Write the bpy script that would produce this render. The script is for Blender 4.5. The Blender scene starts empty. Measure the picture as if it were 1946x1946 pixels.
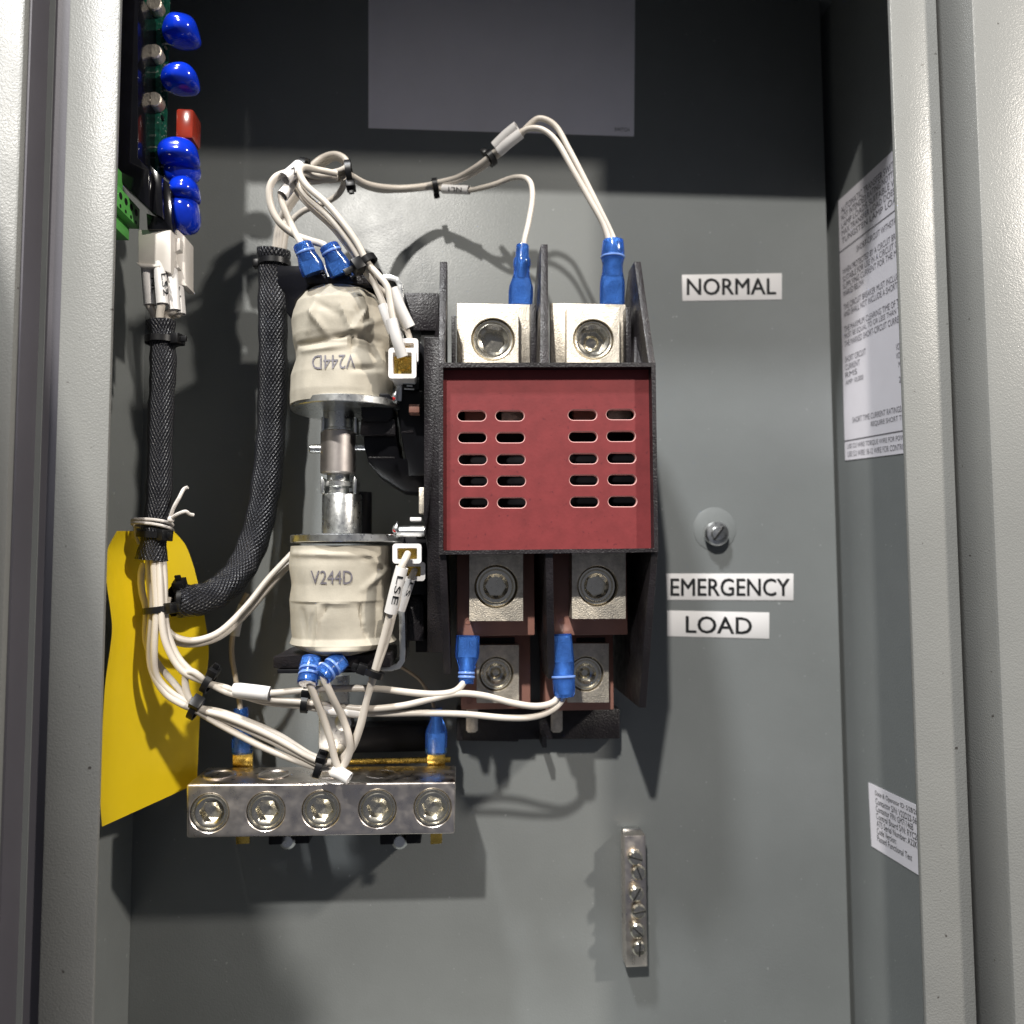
import bpy, bmesh, math, random
from mathutils import Vector, Matrix, noise
from mathutils.geometry import tessellate_polygon
from mathutils.bvhtree import BVHTree
random.seed(7)
scene = bpy.context.scene
COL = scene.collection
PI = math.pi

# ---------------------------------------------------------------- camera
F = 1460.0                     # focal length in pixels of the 1946 px wide photograph
YAW, PITCH, ROLL, DIST = 0.06992657, 0.0609101, -0.00464547, 0.365
CAM = Vector((0, -DIST, 0))
_f = Vector((math.sin(YAW)*math.cos(PITCH), math.cos(YAW)*math.cos(PITCH), math.sin(PITCH)))
_r = Vector((math.cos(YAW), -math.sin(YAW), 0)); _u = _r.cross(_f)
CR = math.cos(ROLL)*_r + math.sin(ROLL)*_u
CU = -math.sin(ROLL)*_r + math.cos(ROLL)*_u
cd = bpy.data.cameras.new('camera'); cam = bpy.data.objects.new('camera', cd); COL.objects.link(cam)
M3 = Matrix((CR, CU, -_f)).transposed()
cam.matrix_world = Matrix.Translation(CAM) @ M3.to_4x4()
cd.sensor_width = 36; cd.lens = F/1946*36; cd.clip_start = 0.005; cd.clip_end = 20
cd.dof.use_dof = True; cd.dof.focus_distance = 0.292; cd.dof.aperture_fstop = 8.0
scene.camera = cam
scene.render.resolution_x = scene.render.resolution_y = 1024

# ---------------------------------------------------------------- light
w = bpy.data.worlds.new('World'); scene.world = w; w.use_nodes = True
wb = w.node_tree.nodes['Background']; wb.inputs[0].default_value = (0.80, 0.84, 1.0, 1); wb.inputs[1].default_value = 0.13
def lamp(name, slope, dist, size, power, color, aim=(0.0, 0.0, 0.02)):
    L = bpy.data.lights.new(name, 'AREA'); L.shape = 'DISK'; L.size = size; L.energy = power; L.color = color
    o = bpy.data.objects.new(name, L); COL.objects.link(o)
    d = Vector((slope[0], 1.0, slope[1])).normalized()        # the way the light travels
    o.location = Vector(aim) - d*dist
    o.rotation_euler = d.to_track_quat('-Z', 'Y').to_euler()
    return o
lamp('work_lamp', (.28, -.88), 3.5, .10, 120.0, (1.0, .96, .90))
lamp('ceiling_lamp', (.55, -1.9), 1.9, .16, 40.0, (.97, .985, 1.0))
lamp('side_lamp', (-1.2, -.85), 1.6, .08, 20.0, (1.0, .93, .84))
vs = scene.view_settings; vs.view_transform = 'Standard'; vs.look = 'None'; vs.exposure = 0; vs.gamma = 1

# ---------------------------------------------------------------- geometry helpers
def ray(px, py):
    return (_f + CR*((px-973)/F) + CU*((973-py)/F))
def P(px, py, h):
    """point of the place seen at a photograph pixel, h mm in front of the back wall"""
    d = ray(px, py); t = (DIST - h*.001)/d.y
    return CAM + d*t
def PX(px, py, X):
    d = ray(px, py); return CAM + d*((X-CAM.x)/d.x)
def Q(v):
    d = v-CAM; z = d.dot(_f); return (973+F*d.dot(CR)/z, 973-F*d.dot(CU)/z)
def mmpx(h): return (DIST*1000-h)/F          # millimetres per pixel at height h

WL = {}
class MB:
    def __init__(s): s.v=[]; s.f=[]; s.mi=[]; s.uv=[]; s.sm=[]
    def add(s, vs_, fs, mi=0, smooth=False, uvs=None):
        b=len(s.v); s.v += [Vector(x) for x in vs_]
        for i,f in enumerate(fs):
            s.f.append([b+k for k in f]); s.mi.append(mi); s.sm.append(smooth); s.uv.append(uvs[i] if uvs else None)
        return s
    def merge(s, o, mi=None):
        b=len(s.v); s.v += o.v
        for f,m,sm,uv in zip(o.f,o.mi,o.sm,o.uv): s.f.append([b+k for k in f]); s.mi.append(m if mi is None else mi); s.sm.append(sm); s.uv.append(uv)
        return s
    def bevelled(s, wdt, seg=2):
        bm=bmesh.new(); vv=[bm.verts.new(x) for x in s.v]
        for f,m in zip(s.f,s.mi):
            try: q=bm.faces.new([vv[k] for k in f]); q.material_index=m
            except ValueError: pass
        bmesh.ops.recalc_face_normals(bm, faces=bm.faces)
        ed=[e for e in bm.edges if len(e.link_faces)==2 and e.calc_face_angle(0)>.5]
        bmesh.ops.bevel(bm, geom=ed, offset=wdt*.001, segments=seg, affect='EDGES', profile=.5, clamp_overlap=True)
        n=MB(); bm.verts.index_update(); n.v=[x.co.copy() for x in bm.verts]
        for q in bm.faces: n.f.append([x.index for x in q.verts]); n.mi.append(q.material_index); n.sm.append(True); n.uv.append(None)
        bm.free(); return n
    def edged(s, wdt, minlen):
        bm=bmesh.new(); vv=[bm.verts.new(x) for x in s.v]
        for f,m,sm in zip(s.f,s.mi,s.sm):
            try: q=bm.faces.new([vv[k] for k in f]); q.material_index=m; q.smooth=sm
            except ValueError: pass
        bmesh.ops.remove_doubles(bm,verts=bm.verts,dist=1e-6); bmesh.ops.recalc_face_normals(bm, faces=bm.faces)
        ed=[e for e in bm.edges if len(e.link_faces)==2 and e.calc_face_angle(0)>.9 and e.calc_length()>minlen]
        bmesh.ops.bevel(bm, geom=ed, offset=wdt*.001, segments=4, affect='EDGES', profile=.5, clamp_overlap=True)
        n=MB(); bm.verts.index_update(); n.v=[x.co.copy() for x in bm.verts]
        for q in bm.faces: n.f.append([x.index for x in q.verts]); n.mi.append(q.material_index); n.sm.append(True); n.uv.append(None)
        bm.free(); return n
    def build(s, name, mats, parent=None, bevel=0, origin=None, angle=35, **props):
        if bevel: s = s.bevelled(bevel)
        if not isinstance(mats,(list,tuple)): mats=[mats]
        lo=Vector((min(v.x for v in s.v),min(v.y for v in s.v),min(v.z for v in s.v))); hi=Vector((max(v.x for v in s.v),max(v.y for v in s.v),max(v.z for v in s.v)))
        c = origin.copy() if origin is not None else Vector(((lo.x+hi.x)/2, hi.y, (lo.z+hi.z)/2))
        me=bpy.data.meshes.new(name); me.from_pydata([v-c for v in s.v],[],s.f)
        for m in mats: me.materials.append(m)
        for p,m,sm in zip(me.polygons,s.mi,s.sm): p.material_index=min(m,len(mats)-1); p.use_smooth=sm
        if any(u is not None for u in s.uv):
            ul=me.uv_layers.new(name='uv')
            for p,u in zip(me.polygons,s.uv):
                if u:
                    for k,li in enumerate(p.loop_indices): ul.data[li].uv=u[k]
        bm=bmesh.new(); bm.from_mesh(me); bmesh.ops.recalc_face_normals(bm,faces=bm.faces); bm.to_mesh(me); bm.free()
        me.set_sharp_from_angle(angle=math.radians(angle))
        o=bpy.data.objects.new(name,me); COL.objects.link(o)
        pl = WL[parent.name] if parent is not None else Vector()
        o.location=c-pl; o.parent=parent; WL[o.name]=c
        for k,v in props.items(): o[k]=v
        return o
def thing(name, label, cat, at, group=None):
    o=bpy.data.objects.new(name,None); COL.objects.link(o); o.location=at; WL[o.name]=Vector(at); o.empty_display_size=.01
    o['label']=label; o['category']=cat
    if group: o['group']=group
    return o
def tag(o,label,cat,group=None):
    o['label']=label; o['category']=cat
    if group: o['group']=group
    return o
def box3(x0,x1,y0,y1,z0,z1):
    v=[(x,y,z) for x in (x0,x1) for y in (y0,y1) for z in (z0,z1)]
    return MB().add(v,[(0,1,3,2),(4,6,7,5),(0,4,5,1),(2,3,7,6),(0,2,6,4),(1,5,7,3)])
def pbox(x0,y0,x1,y1,hf,hb):
    """box whose front face, hf mm off the back wall, fills that pixel rectangle"""
    a,b,c,d=P(x0,y0,hf),P(x1,y0,hf),P(x1,y1,hf),P(x0,y1,hf)
    return box3((a.x+d.x)/2,(b.x+c.x)/2,-hf*.001,-hb*.001,(c.z+d.z)/2,(a.z+b.z)/2)
def slab(pts, hb):
    """polygon of (px,py,h) pushed straight back to hb"""
    fr=[P(*p) for p in pts]; n=len(fr)
    bk=[Vector((v.x,-(hb[i] if isinstance(hb,(list,tuple)) else hb)*.001,v.z)) for i,v in enumerate(fr)]
    return MB().add(fr+bk,[list(range(n)),list(range(2*n-1,n-1,-1))]+[(i,(i+1)%n,n+(i+1)%n,n+i) for i in range(n)])
def circ(c,r,n=32,a0=0): return [(c[0]+r*math.cos(a0+2*PI*k/n),c[1]+r*math.sin(a0+2*PI*k/n)) for k in range(n)]
def plate(outer, holes, yf, yb, chamfer=0.0, wallmi=0, chmi=1):
    """flat plate in XZ with holes; outer/holes lists of (x,z) in metres; yf nearer the camera"""
    m=MB(); loops=[outer]+holes
    big=[outer]+[[(cx+(x-cx)*1.0,z) for x,z in h for cx in (0,)] for h in holes]
    def grow(h,d):
        cx=sum(p[0] for p in h)/len(h); cz=sum(p[1] for p in h)/len(h); o=[]
        n=len(h)
        for i,p in enumerate(h):
            a=Vector(h[i-1]); b=Vector(h[(i+1)%n]); t=(b-a).normalized(); nn=Vector((t.y,-t.x))
            if nn.dot(Vector((p[0]-cx,p[1]-cz)))<0: nn=-nn
            o.append((p[0]+nn.x*d,p[1]+nn.y*d))
        return o
    fl=[outer]+[grow(h,chamfer) if chamfer else h for h in holes]
    for y,ll in ((yf,fl),(yb,loops)):
        vl=[[Vector((x,z,0)) for x,z in l] for l in ll]; flat=[p for l in ll for p in l]
        m.add([(x,y,z) for x,z in flat],[t for t in tessellate_polygon(vl)])
    for k,l in enumerate(loops):
        n=len(l); y0=yf+(chamfer if k and chamfer else 0)
        m.add([(x,y0,z) for x,z in l]+[(x,yb,z) for x,z in l],[(i,(i+1)%n,n+(i+1)%n,n+i) for i in range(n)],mi=wallmi if k else 0,smooth=True)
        if k and chamfer:
            g=fl[k]; m.add([(x,yf,z) for x,z in g]+[(x,y0,z) for x,z in l],[(i,(i+1)%n,n+(i+1)%n,n+i) for i in range(n)],mi=chmi)
    return m
def spline(pts, sub=8):
    pts=[Vector(p) for p in pts]
    if len(pts)<3: return [pts[0].lerp(pts[-1],k/sub) for k in range(sub+1)]
    q=[pts[0]*2-pts[1]]+pts+[pts[-1]*2-pts[-2]]; out=[]
    for i in range(1,len(q)-2):
        p0,p1,p2,p3=q[i-1:i+3]
        for k in range(sub):
            t=k/sub
            out.append(.5*((2*p1)+(p2-p0)*t+(2*p0-5*p1+4*p2-p3)*t*t+(3*p1-p0-3*p2+p3)*t*t*t))
    out.append(pts[-1]); return out
def frames(path):
    T=[(path[min(i+1,len(path)-1)]-path[max(i-1,0)]).normalized() for i in range(len(path))]
    n=T[0].orthogonal().normalized(); R=[]
    for i,t in enumerate(T):
        n=(n-t*n.dot(t)).normalized(); R.append((n.copy(),t.cross(n)))
    return T,R
def tube(path, r, seg=14, caps=True, rfun=None, mi=0, flat=None):
    """r in mm; path world points; rfun(i,k)->scale"""
    T,R=frames(path); vs_=[]; n=len(path); L=0; Ls=[0]
    for i in range(1,n): L+=(path[i]-path[i-1]).length; Ls.append(L)
    for i,p in enumerate(path):
        ri=(r[i] if isinstance(r,(list,tuple)) else r)*.001
        for k in range(seg):
            a=2*PI*k/seg; s=rfun(i,k) if rfun else 1
            vs_.append(p+(R[i][0]*math.cos(a)+R[i][1]*math.sin(a))*ri*s)
    fs=[];uv=[]
    for i in range(n-1):
        for k in range(seg):
            k2=(k+1)%seg; fs.append((i*seg+k,i*seg+k2,(i+1)*seg+k2,(i+1)*seg+k))
            uv.append(((k/seg,Ls[i]),((k+1)/seg,Ls[i]),((k+1)/seg,Ls[i+1]),(k/seg,Ls[i+1])))
    m=MB().add(vs_,fs,mi,True,uv)
    if caps: m.add(vs_[:seg],[list(range(seg))],mi); m.add(vs_[-seg:],[list(range(seg))],mi)
    return m
def lathe(c, axis, prof, seg=40, mi=0, rf=None, ref=None):
    """prof: list of (radius_mm, along_mm, [hexflag]); closed ends where radius 0"""
    axis=Vector(axis).normalized(); a=(Vector(ref)-axis*Vector(ref).dot(axis)).normalized() if ref else axis.orthogonal().normalized(); b=axis.cross(a); vs_=[]
    for p in prof:
        for k in range(seg):
            t=2*PI*k/seg; rr=p[0]
            if len(p)>2 and p[2]:
                tt=(t+p[2])%(PI/3)-PI/6; rr=p[0]*math.cos(PI/6)/math.cos(tt)
            if rf: rr*=rf(t)
            vs_.append(Vector(c)+(a*math.cos(t)+b*math.sin(t))*rr*.001+axis*p[1]*.001)
    fs=[(i*seg+k,i*seg+(k+1)%seg,(i+1)*seg+(k+1)%seg,(i+1)*seg+k) for i in range(len(prof)-1) for k in range(seg)]
    m=MB().add(vs_,fs,mi,True)
    if prof[0][0]>0.001 : m.add(vs_[:seg],[list(range(seg))],mi)
    if prof[-1][0]>0.001: m.add(vs_[-seg:],[list(range(seg))],mi)
    return m
def pts3(l): return [P(*p) for p in l]

# ---------------------------------------------------------------- materials
def nodes(name):
    m=bpy.data.materials.new(name); m.use_nodes=True; nt=m.node_tree; return m,nt,nt.nodes['Principled BSDF']
def mat(name, col, rough=.5, metal=0, var=.08, vscale=60, bump=0, bscale=900, bdist=.0002, rvar=.0, spec=.5, coat=0, trans=0, ior=1.45, sss=0, vcol=None, speck=None, detail=4, aniso=None):
    m,nt,b=nodes(name); N=nt.nodes; Lk=nt.links
    tc=N.new('ShaderNodeTexCoord')
    n1=N.new('ShaderNodeTexNoise'); n1.inputs['Scale'].default_value=vscale; n1.inputs['Detail'].default_value=6; n1.inputs['Roughness'].default_value=.6
    Lk.new(tc.outputs['Object'],n1.inputs['Vector'])
    mx=N.new('ShaderNodeMix'); mx.data_type='RGBA'
    c2=vcol or tuple(max(0,c*(1-2.2*var)) for c in col); c1=col if vcol else tuple(min(1,c*(1+var)) for c in col)
    mx.inputs[6].default_value=(*c1,1); mx.inputs[7].default_value=(*c2,1)
    rmp=N.new('ShaderNodeMapRange'); rmp.inputs[1].default_value=.35; rmp.inputs[2].default_value=.7
    Lk.new(n1.outputs['Fac'],rmp.inputs[0]); Lk.new(rmp.outputs[0],mx.inputs[0]); last=mx.outputs[2]
    if speck:   # (scale, threshold, colour)
        v=N.new('ShaderNodeTexNoise'); v.inputs['Scale'].default_value=speck[0]; v.inputs['Detail'].default_value=2
        Lk.new(tc.outputs['Object'],v.inputs['Vector'])
        mr=N.new('ShaderNodeMapRange'); mr.inputs[1].default_value=speck[1]; mr.inputs[2].default_value=speck[1]+.04
        Lk.new(v.outputs['Fac'],mr.inputs[0]); m2=N.new('ShaderNodeMix'); m2.data_type='RGBA'; m2.inputs[7].default_value=(*speck[2],1)
        Lk.new(mr.outputs[0],m2.inputs[0]); Lk.new(last,m2.inputs[6]); last=m2.outputs[2]
    Lk.new(last,b.inputs['Base Color'])
    b.inputs['Roughness'].default_value=rough; b.inputs['Metallic'].default_value=metal; b.inputs['Specular IOR Level'].default_value=spec
    b.inputs['IOR'].default_value=ior; b.inputs['Coat Weight'].default_value=coat; b.inputs['Coat Roughness'].default_value=.12; b.inputs['Transmission Weight'].default_value=trans
    if sss: b.inputs['Subsurface Weight'].default_value=sss; b.inputs['Subsurface Scale'].default_value=.002; b.inputs['Subsurface Radius'].default_value=(1,.8,.5)
    if rvar:
        r=N.new('ShaderNodeMapRange'); r.inputs[3].default_value=max(.02,rough-rvar); r.inputs[4].default_value=min(1,rough+rvar); r.inputs[1].default_value=.3; r.inputs[2].default_value=.7
        n3=N.new('ShaderNodeTexNoise'); n3.inputs['Scale'].default_value=vscale*4; n3.inputs['Detail'].default_value=5; Lk.new(tc.outputs['Object'],n3.inputs['Vector']); Lk.new(n3.outputs['Fac'],r.inputs[0]); Lk.new(r.outputs[0],b.inputs['Roughness'])
    if bump:
        n2=N.new('ShaderNodeTexNoise'); n2.inputs['Scale'].default_value=bscale; n2.inputs['Detail'].default_value=detail
        mp=N.new('ShaderNodeMapping'); Lk.new(tc.outputs['Object'],mp.inputs[0]); Lk.new(mp.outputs[0],n2.inputs['Vector'])
        if aniso: mp.inputs['Scale'].default_value=aniso
        bp=N.new('ShaderNodeBump'); bp.inputs['Strength'].default_value=bump; bp.inputs['Distance'].default_value=bdist
        Lk.new(n2.outputs['Fac'],bp.inputs['Height']); Lk.new(bp.outputs[0],b.inputs['Normal'])
    return m
M={}
M['paint']=mat('grey_powder_coat',(.204,.216,.214),.35,var=.05,vscale=11,bump=.5,rvar=.05,speck=(420,.735,(.34,.36,.35)),bscale=1400,bdist=.00016,detail=2)
M['paint_front']=mat('grey_powder_coat_front',(.218,.220,.210),.36,var=.05,vscale=12,rvar=.05,speck=(260,.745,(.07,.065,.06)),bump=.8,bscale=1500,bdist=.00016,detail=2)
M['gutter']=mat('dark_gutter_grey',(.105,.10,.115),.5,var=.05,vscale=20,bump=.3,bscale=1200,bdist=.0001)  # darker, slightly purple grey than the frame's powder coat
M['black']=mat('black_moulded_plastic',(.016,.0135,.0155),.42,var=.3,bump=1,bscale=1300,bdist=.0003,rvar=.12,detail=3)
M['black2']=mat('smooth_black_plastic',(.008,.008,.010),.42,var=.2,spec=.25,bump=.15,bscale=600,bdist=.0001)
M['gloss']=mat('glossy_black_plastic',(.006,.006,.008),.13,var=.2,bump=.1,bscale=500,bdist=.0001)
M['tie']=mat('black_nylon',(.008,.008,.009),.38,spec=.35,var=.2,bump=.2,bscale=500,bdist=.0001)
M['red']=mat('red_vulcanised_fibre',(.172,.026,.028),.50,var=.07,vscale=160,bump=.35,bscale=900,bdist=.0001,speck=(650,.69,(.12,.018,.022)),spec=.4)
M['rededge']=mat('pale_fibre_edge',(.55,.30,.28),.7,var=.05)
M['brown']=mat('brown_phenolic',(.36,.18,.14),.36,var=.10,vscale=40,bump=.15,bscale=900,bdist=.0001)
M['tin']=mat('tinned_lug_metal',(.72,.66,.56),.54,1,var=.10,vscale=300,bump=1,bscale=1700,bdist=.00022,rvar=.12,detail=3)
M['screw']=mat('plated_screw_metal',(.74,.70,.60),.24,1,var=.05,vscale=200,bump=.06,bscale=900,bdist=.0001,rvar=.05)
M['steel']=mat('zinc_plated_steel',(.70,.71,.70),.31,1,var=.04,vscale=160,bump=.12,bscale=900,bdist=.0001,rvar=.06)
M['nickel']=mat('satin_nickel',(.62,.57,.54),.42,1,var=.06,vscale=260,bump=.3,bscale=900,bdist=.00008,aniso=(1,1,.05))
M['bar']=mat('plated_bar_metal',(.82,.75,.69),.33,1,var=.09,vscale=60,bump=.22,bscale=600,bdist=.0001,rvar=.10,aniso=(.15,1,1))
M['brass']=mat('brass_strip',(.85,.58,.13),.28,1,var=.12,vscale=200,bump=.2,bscale=800,bdist=.0001,rvar=.1)
M['cloth']=mat('cream_coil_tape',(.42,.385,.315),.62,var=.08,vscale=70,bump=.5,bscale=1500,bdist=.0001,spec=.3)
M['wire']=mat('white_wire_insulation',(.58,.53,.465),.36,var=.03,vscale=60,bump=.08,bscale=700,bdist=.0001)
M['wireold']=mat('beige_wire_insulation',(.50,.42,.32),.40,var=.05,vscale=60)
M['marker']=mat('white_marker_sleeve',(.74,.72,.70),.30,var=.02,vscale=40)
M['plug']=mat('white_nylon_plug',(.66,.62,.57),.35,var=.03,vscale=60,bump=.1,bscale=600,bdist=.0001)
M['white']=mat('white_connector_nylon',(.85,.82,.80),.32,var=.02,vscale=60)
M['blue']=mat('translucent_blue_nylon',(.070,.24,.90),.14,var=.15,vscale=200,bump=.2,bscale=400,bdist=.0003,trans=.82,rvar=.05)
M['blueband']=mat('pale_blue_nylon',(.22,.38,.85),.25,var=.1,vscale=200,trans=.3)
M['varistor']=mat('blue_epoxy',(.003,.03,.50),.12,var=.06,vscale=80,bump=.15,bscale=150,bdist=.0005,coat=.6)
M['redcap']=mat('red_epoxy',(.28,.03,.015),.2,var=.1,vscale=100,coat=.4)
M['green']=mat('green_terminal_plastic',(.11,.42,.09),.38,var=.05,vscale=90)
M['pcb']=mat('green_circuit_board',(.010,.085,.055),.28,var=.3,vscale=500,bump=.5,bscale=350,bdist=.0006,speck=(900,.62,(.30,.34,.30)))
M['yellow']=mat('yellow_tag_card',(.88,.64,.012),.45,var=.02,vscale=30)
M['paper']=mat('white_label_tape',(.76,.74,.73),.35,var=.02,vscale=30)
M['sticker']=mat('lilac_white_sticker',(.86,.83,.88),.4,var=.02,vscale=30)
M['ink']=mat('black_ink',(.012,.013,.014),.5,var=0)
M['greyink']=mat('grey_ink',(.14,.13,.15),.6,var=.25,vscale=900)
M['string']=mat('white_cotton_string',(.62,.58,.54),.8,var=.1,vscale=700,bump=.8,bscale=2500,bdist=.0002)
M['redpaint']=mat('red_inspection_paint',(.45,.02,.02),.3,var=0)
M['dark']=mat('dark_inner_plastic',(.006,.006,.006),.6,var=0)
def braid_mat():
    m,nt,b=nodes('black_braided_sleeving'); N=nt.nodes; Lk=nt.links
    uv=N.new('ShaderNodeUVMap'); uv.uv_map='uv'; sp=N.new('ShaderNodeSeparateXYZ'); Lk.new(uv.outputs[0],sp.inputs[0])
    def math_(op,a,b_=None,c=None):
        n=N.new('ShaderNodeMath'); n.operation=op
        for i,x in enumerate((a,b_,c)):
            if x is None: continue
            if isinstance(x,(int,float)): n.inputs[i].default_value=x
            else: Lk.new(x,n.inputs[i])
        return n.outputs[0]
    u=math_('MULTIPLY',sp.outputs[0],26*2*PI); v=math_('MULTIPLY',sp.outputs[1],2*PI/.0026)
    a=math_('SINE',math_('ADD',u,v)); c=math_('SINE',math_('SUBTRACT',u,v))
    s=math_('MULTIPLY',a,c); hgt=math_('ADD',math_('MAXIMUM',a,c),math_('MULTIPLY',s,.35))
    bp=N.new('ShaderNodeBump'); bp.inputs['Strength'].default_value=.8; bp.inputs['Distance'].default_value=.00035; Lk.new(hgt,bp.inputs['Height']); Lk.new(bp.outputs[0],b.inputs['Normal'])
    mr=N.new('ShaderNodeMapRange'); mr.inputs[1].default_value=-.6; mr.inputs[2].default_value=1.2; Lk.new(hgt,mr.inputs[0])
    mx=N.new('ShaderNodeMix'); mx.data_type='RGBA'; mx.inputs[6].default_value=(.004,.004,.005,1); mx.inputs[7].default_value=(.026,.027,.034,1); Lk.new(mr.outputs[0],mx.inputs[0]); Lk.new(mx.outputs[2],b.inputs['Base Color'])
    b.inputs['Roughness'].default_value=.33; b.inputs['Specular IOR Level'].default_value=.4
    return m
M['braid']=braid_mat()

# ---------------------------------------------------------------- lettering
_font_cache={}
BOLD=0.0
def glyphs(s, fit=True):
    key=(s,BOLD)
    if key in _font_cache: return _font_cache[key]
    c=bpy.data.curves.new('t','FONT'); c.body=s; c.size=1; c.resolution_u=3; c.offset=BOLD
    o=bpy.data.objects.new('t',c); COL.objects.link(o); dg=bpy.context.evaluated_depsgraph_get(); me=bpy.data.meshes.new_from_object(o.evaluated_get(dg))
    v=[x.co.copy() for x in me.vertices]; f=[list(p.vertices) for p in me.polygons]
    bpy.data.objects.remove(o); bpy.data.curves.remove(c); bpy.data.meshes.remove(me)
    x0=min(p.x for p in v); x1=max(p.x for p in v); y0=min(p.y for p in v); y1=max(p.y for p in v)
    r=([((p.x-x0)/(x1-x0),(p.y-y0)/(y1-y0)) for p in v],f,(x1-x0)/(y1-y0)); _font_cache[key]=r; return r
def letters(s, o, ex, ey):
    """text whose box starts at o and spans vectors ex, ey"""
    g,f,_=glyphs(s); return MB().add([o+ex*x+ey*y for x,y in g],f)

# ---------------------------------------------------------------- enclosure (setting)
XL,XR=-.1462,.1852; ZT,ZB=.285,-.250; FL,FR=-.1221,.1679; HF=.089
def struct(name,m,mt,bevel=0):
    o=m.build(name,mt,bevel=bevel); o['kind']='structure'; return o
XW=.1915
struct('back_wall',box3(XL-.002,XR,.0,.002,ZB,ZT),M['paint'],bevel=.9)
struct('rear_wall',box3(XL-.002,XW+.002,.014,.016,ZB,ZT),M['paint'])
struct('side_wall_left',box3(XL-.002,XL,-HF+.0025,-.0002,ZB,ZT),M['paint'])
struct('side_wall_right',box3(XW,XW+.002,-.0733,.0138,ZB,ZT),M['paint'])
struct('top_wall',box3(XL-.002,XW+.002,-HF,.016,ZT+.0001,ZT+.002),M['paint'])
struct('bottom_wall',box3(XL-.002,XW+.002,-HF,.016,ZB-.002,ZB-.0001),M['paint'])
def flange(name,x0,x1,z0,z1,out):
    m=box3(x0,x1,-HF,-HF+.0022,z0,z1); struct(name,m,M['paint_front'],bevel=.8)
FOL=P(101,973,89).x; FOR=P(1819,973,89).x
flange('front_flange_left',FOL,FL,ZB,ZT,-1)
flange('front_flange_right',FR,FOR,ZB,ZT,1)
flange('front_flange_top',FL+.0002,FR-.0002,.252,ZT,1)
flange('front_flange_bottom',FL+.0002,FR-.0002,ZB,-.222,1)
# returns behind the flange, gutter floor and outer rim
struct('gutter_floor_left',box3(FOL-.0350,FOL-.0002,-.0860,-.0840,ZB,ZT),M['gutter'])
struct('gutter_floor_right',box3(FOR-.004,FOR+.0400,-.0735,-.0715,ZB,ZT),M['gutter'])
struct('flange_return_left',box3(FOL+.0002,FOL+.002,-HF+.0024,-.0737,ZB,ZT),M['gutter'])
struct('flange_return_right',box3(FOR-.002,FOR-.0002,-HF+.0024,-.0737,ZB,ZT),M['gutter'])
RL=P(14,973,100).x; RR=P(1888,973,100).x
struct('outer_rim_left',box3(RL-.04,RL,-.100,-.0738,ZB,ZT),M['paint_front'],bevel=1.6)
struct('rim_dark_face_left',box3(RL+.0001,RL+.0009,-.0975,-.0738,ZB,ZT),M['gutter'])  # thin sheet of the darker grey over the left rim's inner face only
struct('outer_rim_right',box3(RR,RR+.04,-.100,-.0738,ZB,ZT),M['paint_front'],bevel=1.6)

D_=thing('cabinet_door','open grey enclosure door swung towards the viewer on the left','door',Vector((-.195,-.100,0)))
pd=box3(-.196,-.194,-.470,-.1005,ZB,.262).build('door_panel',M['paint'],D_,bevel=.6)
box3(-.1938,-.184,-.470,-.4685,ZB,.262).build('door_lip',M['paint'],D_,bevel=.4)
# ---------------------------------------------------------------- contactor
CT=thing('contactor','black two pole contactor with slotted red cover plate and six metal lugs','contactor',P(1043,870,0))
# housing frame round the cover
def rect(x0,y0,x1,y1,h):
    a,b,c,d=P(x0,y0,h),P(x1,y0,h),P(x1,y1,h),P(x0,y1,h); return [(a.x,a.z),(b.x,b.z),(c.x,c.z),(d.x,d.z)]
fo=[(p.x,p.z) for p in (P(834,689,82),P(1246,689,82),P(1251,1049,82),P(834,1054,82))]
fi=[(p.x,p.z) for p in (P(842,698,82),P(1238,697,82),P(1243,1042,82),P(842,1046,82))]
plate(fo,[fi],-.082,-.060).build('frame',M['black'],CT,bevel=.25)
ro=[(p.x,p.z) for p in (P(840,697,77.5),P(1236,697,77.5),P(1241,1044,77.5),P(843,1047,77.5))]
def slot(cx,cy,wd,ht,h):
    pts=[]; r=ht/2
    for k in range(9): a=-PI/2+PI*k/8; pts.append((cx+wd/2-r+r*math.cos(a),cy+r*math.sin(a)))
    for k in range(9): a=PI/2+PI*k/8; pts.append((cx-wd/2+r+r*math.cos(a),cy+r*math.sin(a)))
    return [(P(x,y,h).x,P(x,y,h).z) for x,y in pts]
sl=[]
for j,yy in enumerate((790,831.5,873,914,955.5)):
    for cx,dy in ((896.5,0),(969,0),(1107,-1.5),(1179.5,-2.5)):
        sl.append(slot(cx+j*.9,yy+dy,54,19,77.5))
plate(ro,sl,-.0775,-.0755,chamfer=.00028,wallmi=1,chmi=1).build('cover_plate',[M['red'],M['rededge']],CT)
# main body: skirt behind the plate, arc chambers inside
pbox(848,704,1232,1040,60,6).build('body',M['black2'],CT,bevel=.4)
for x in (905,975,1112,1178):
    pbox(x-22,765,x+22,812,66,61).build('contact_block',M['tin'] if x in(975,1178) else M['brown'],CT,bevel=.3)
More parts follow.
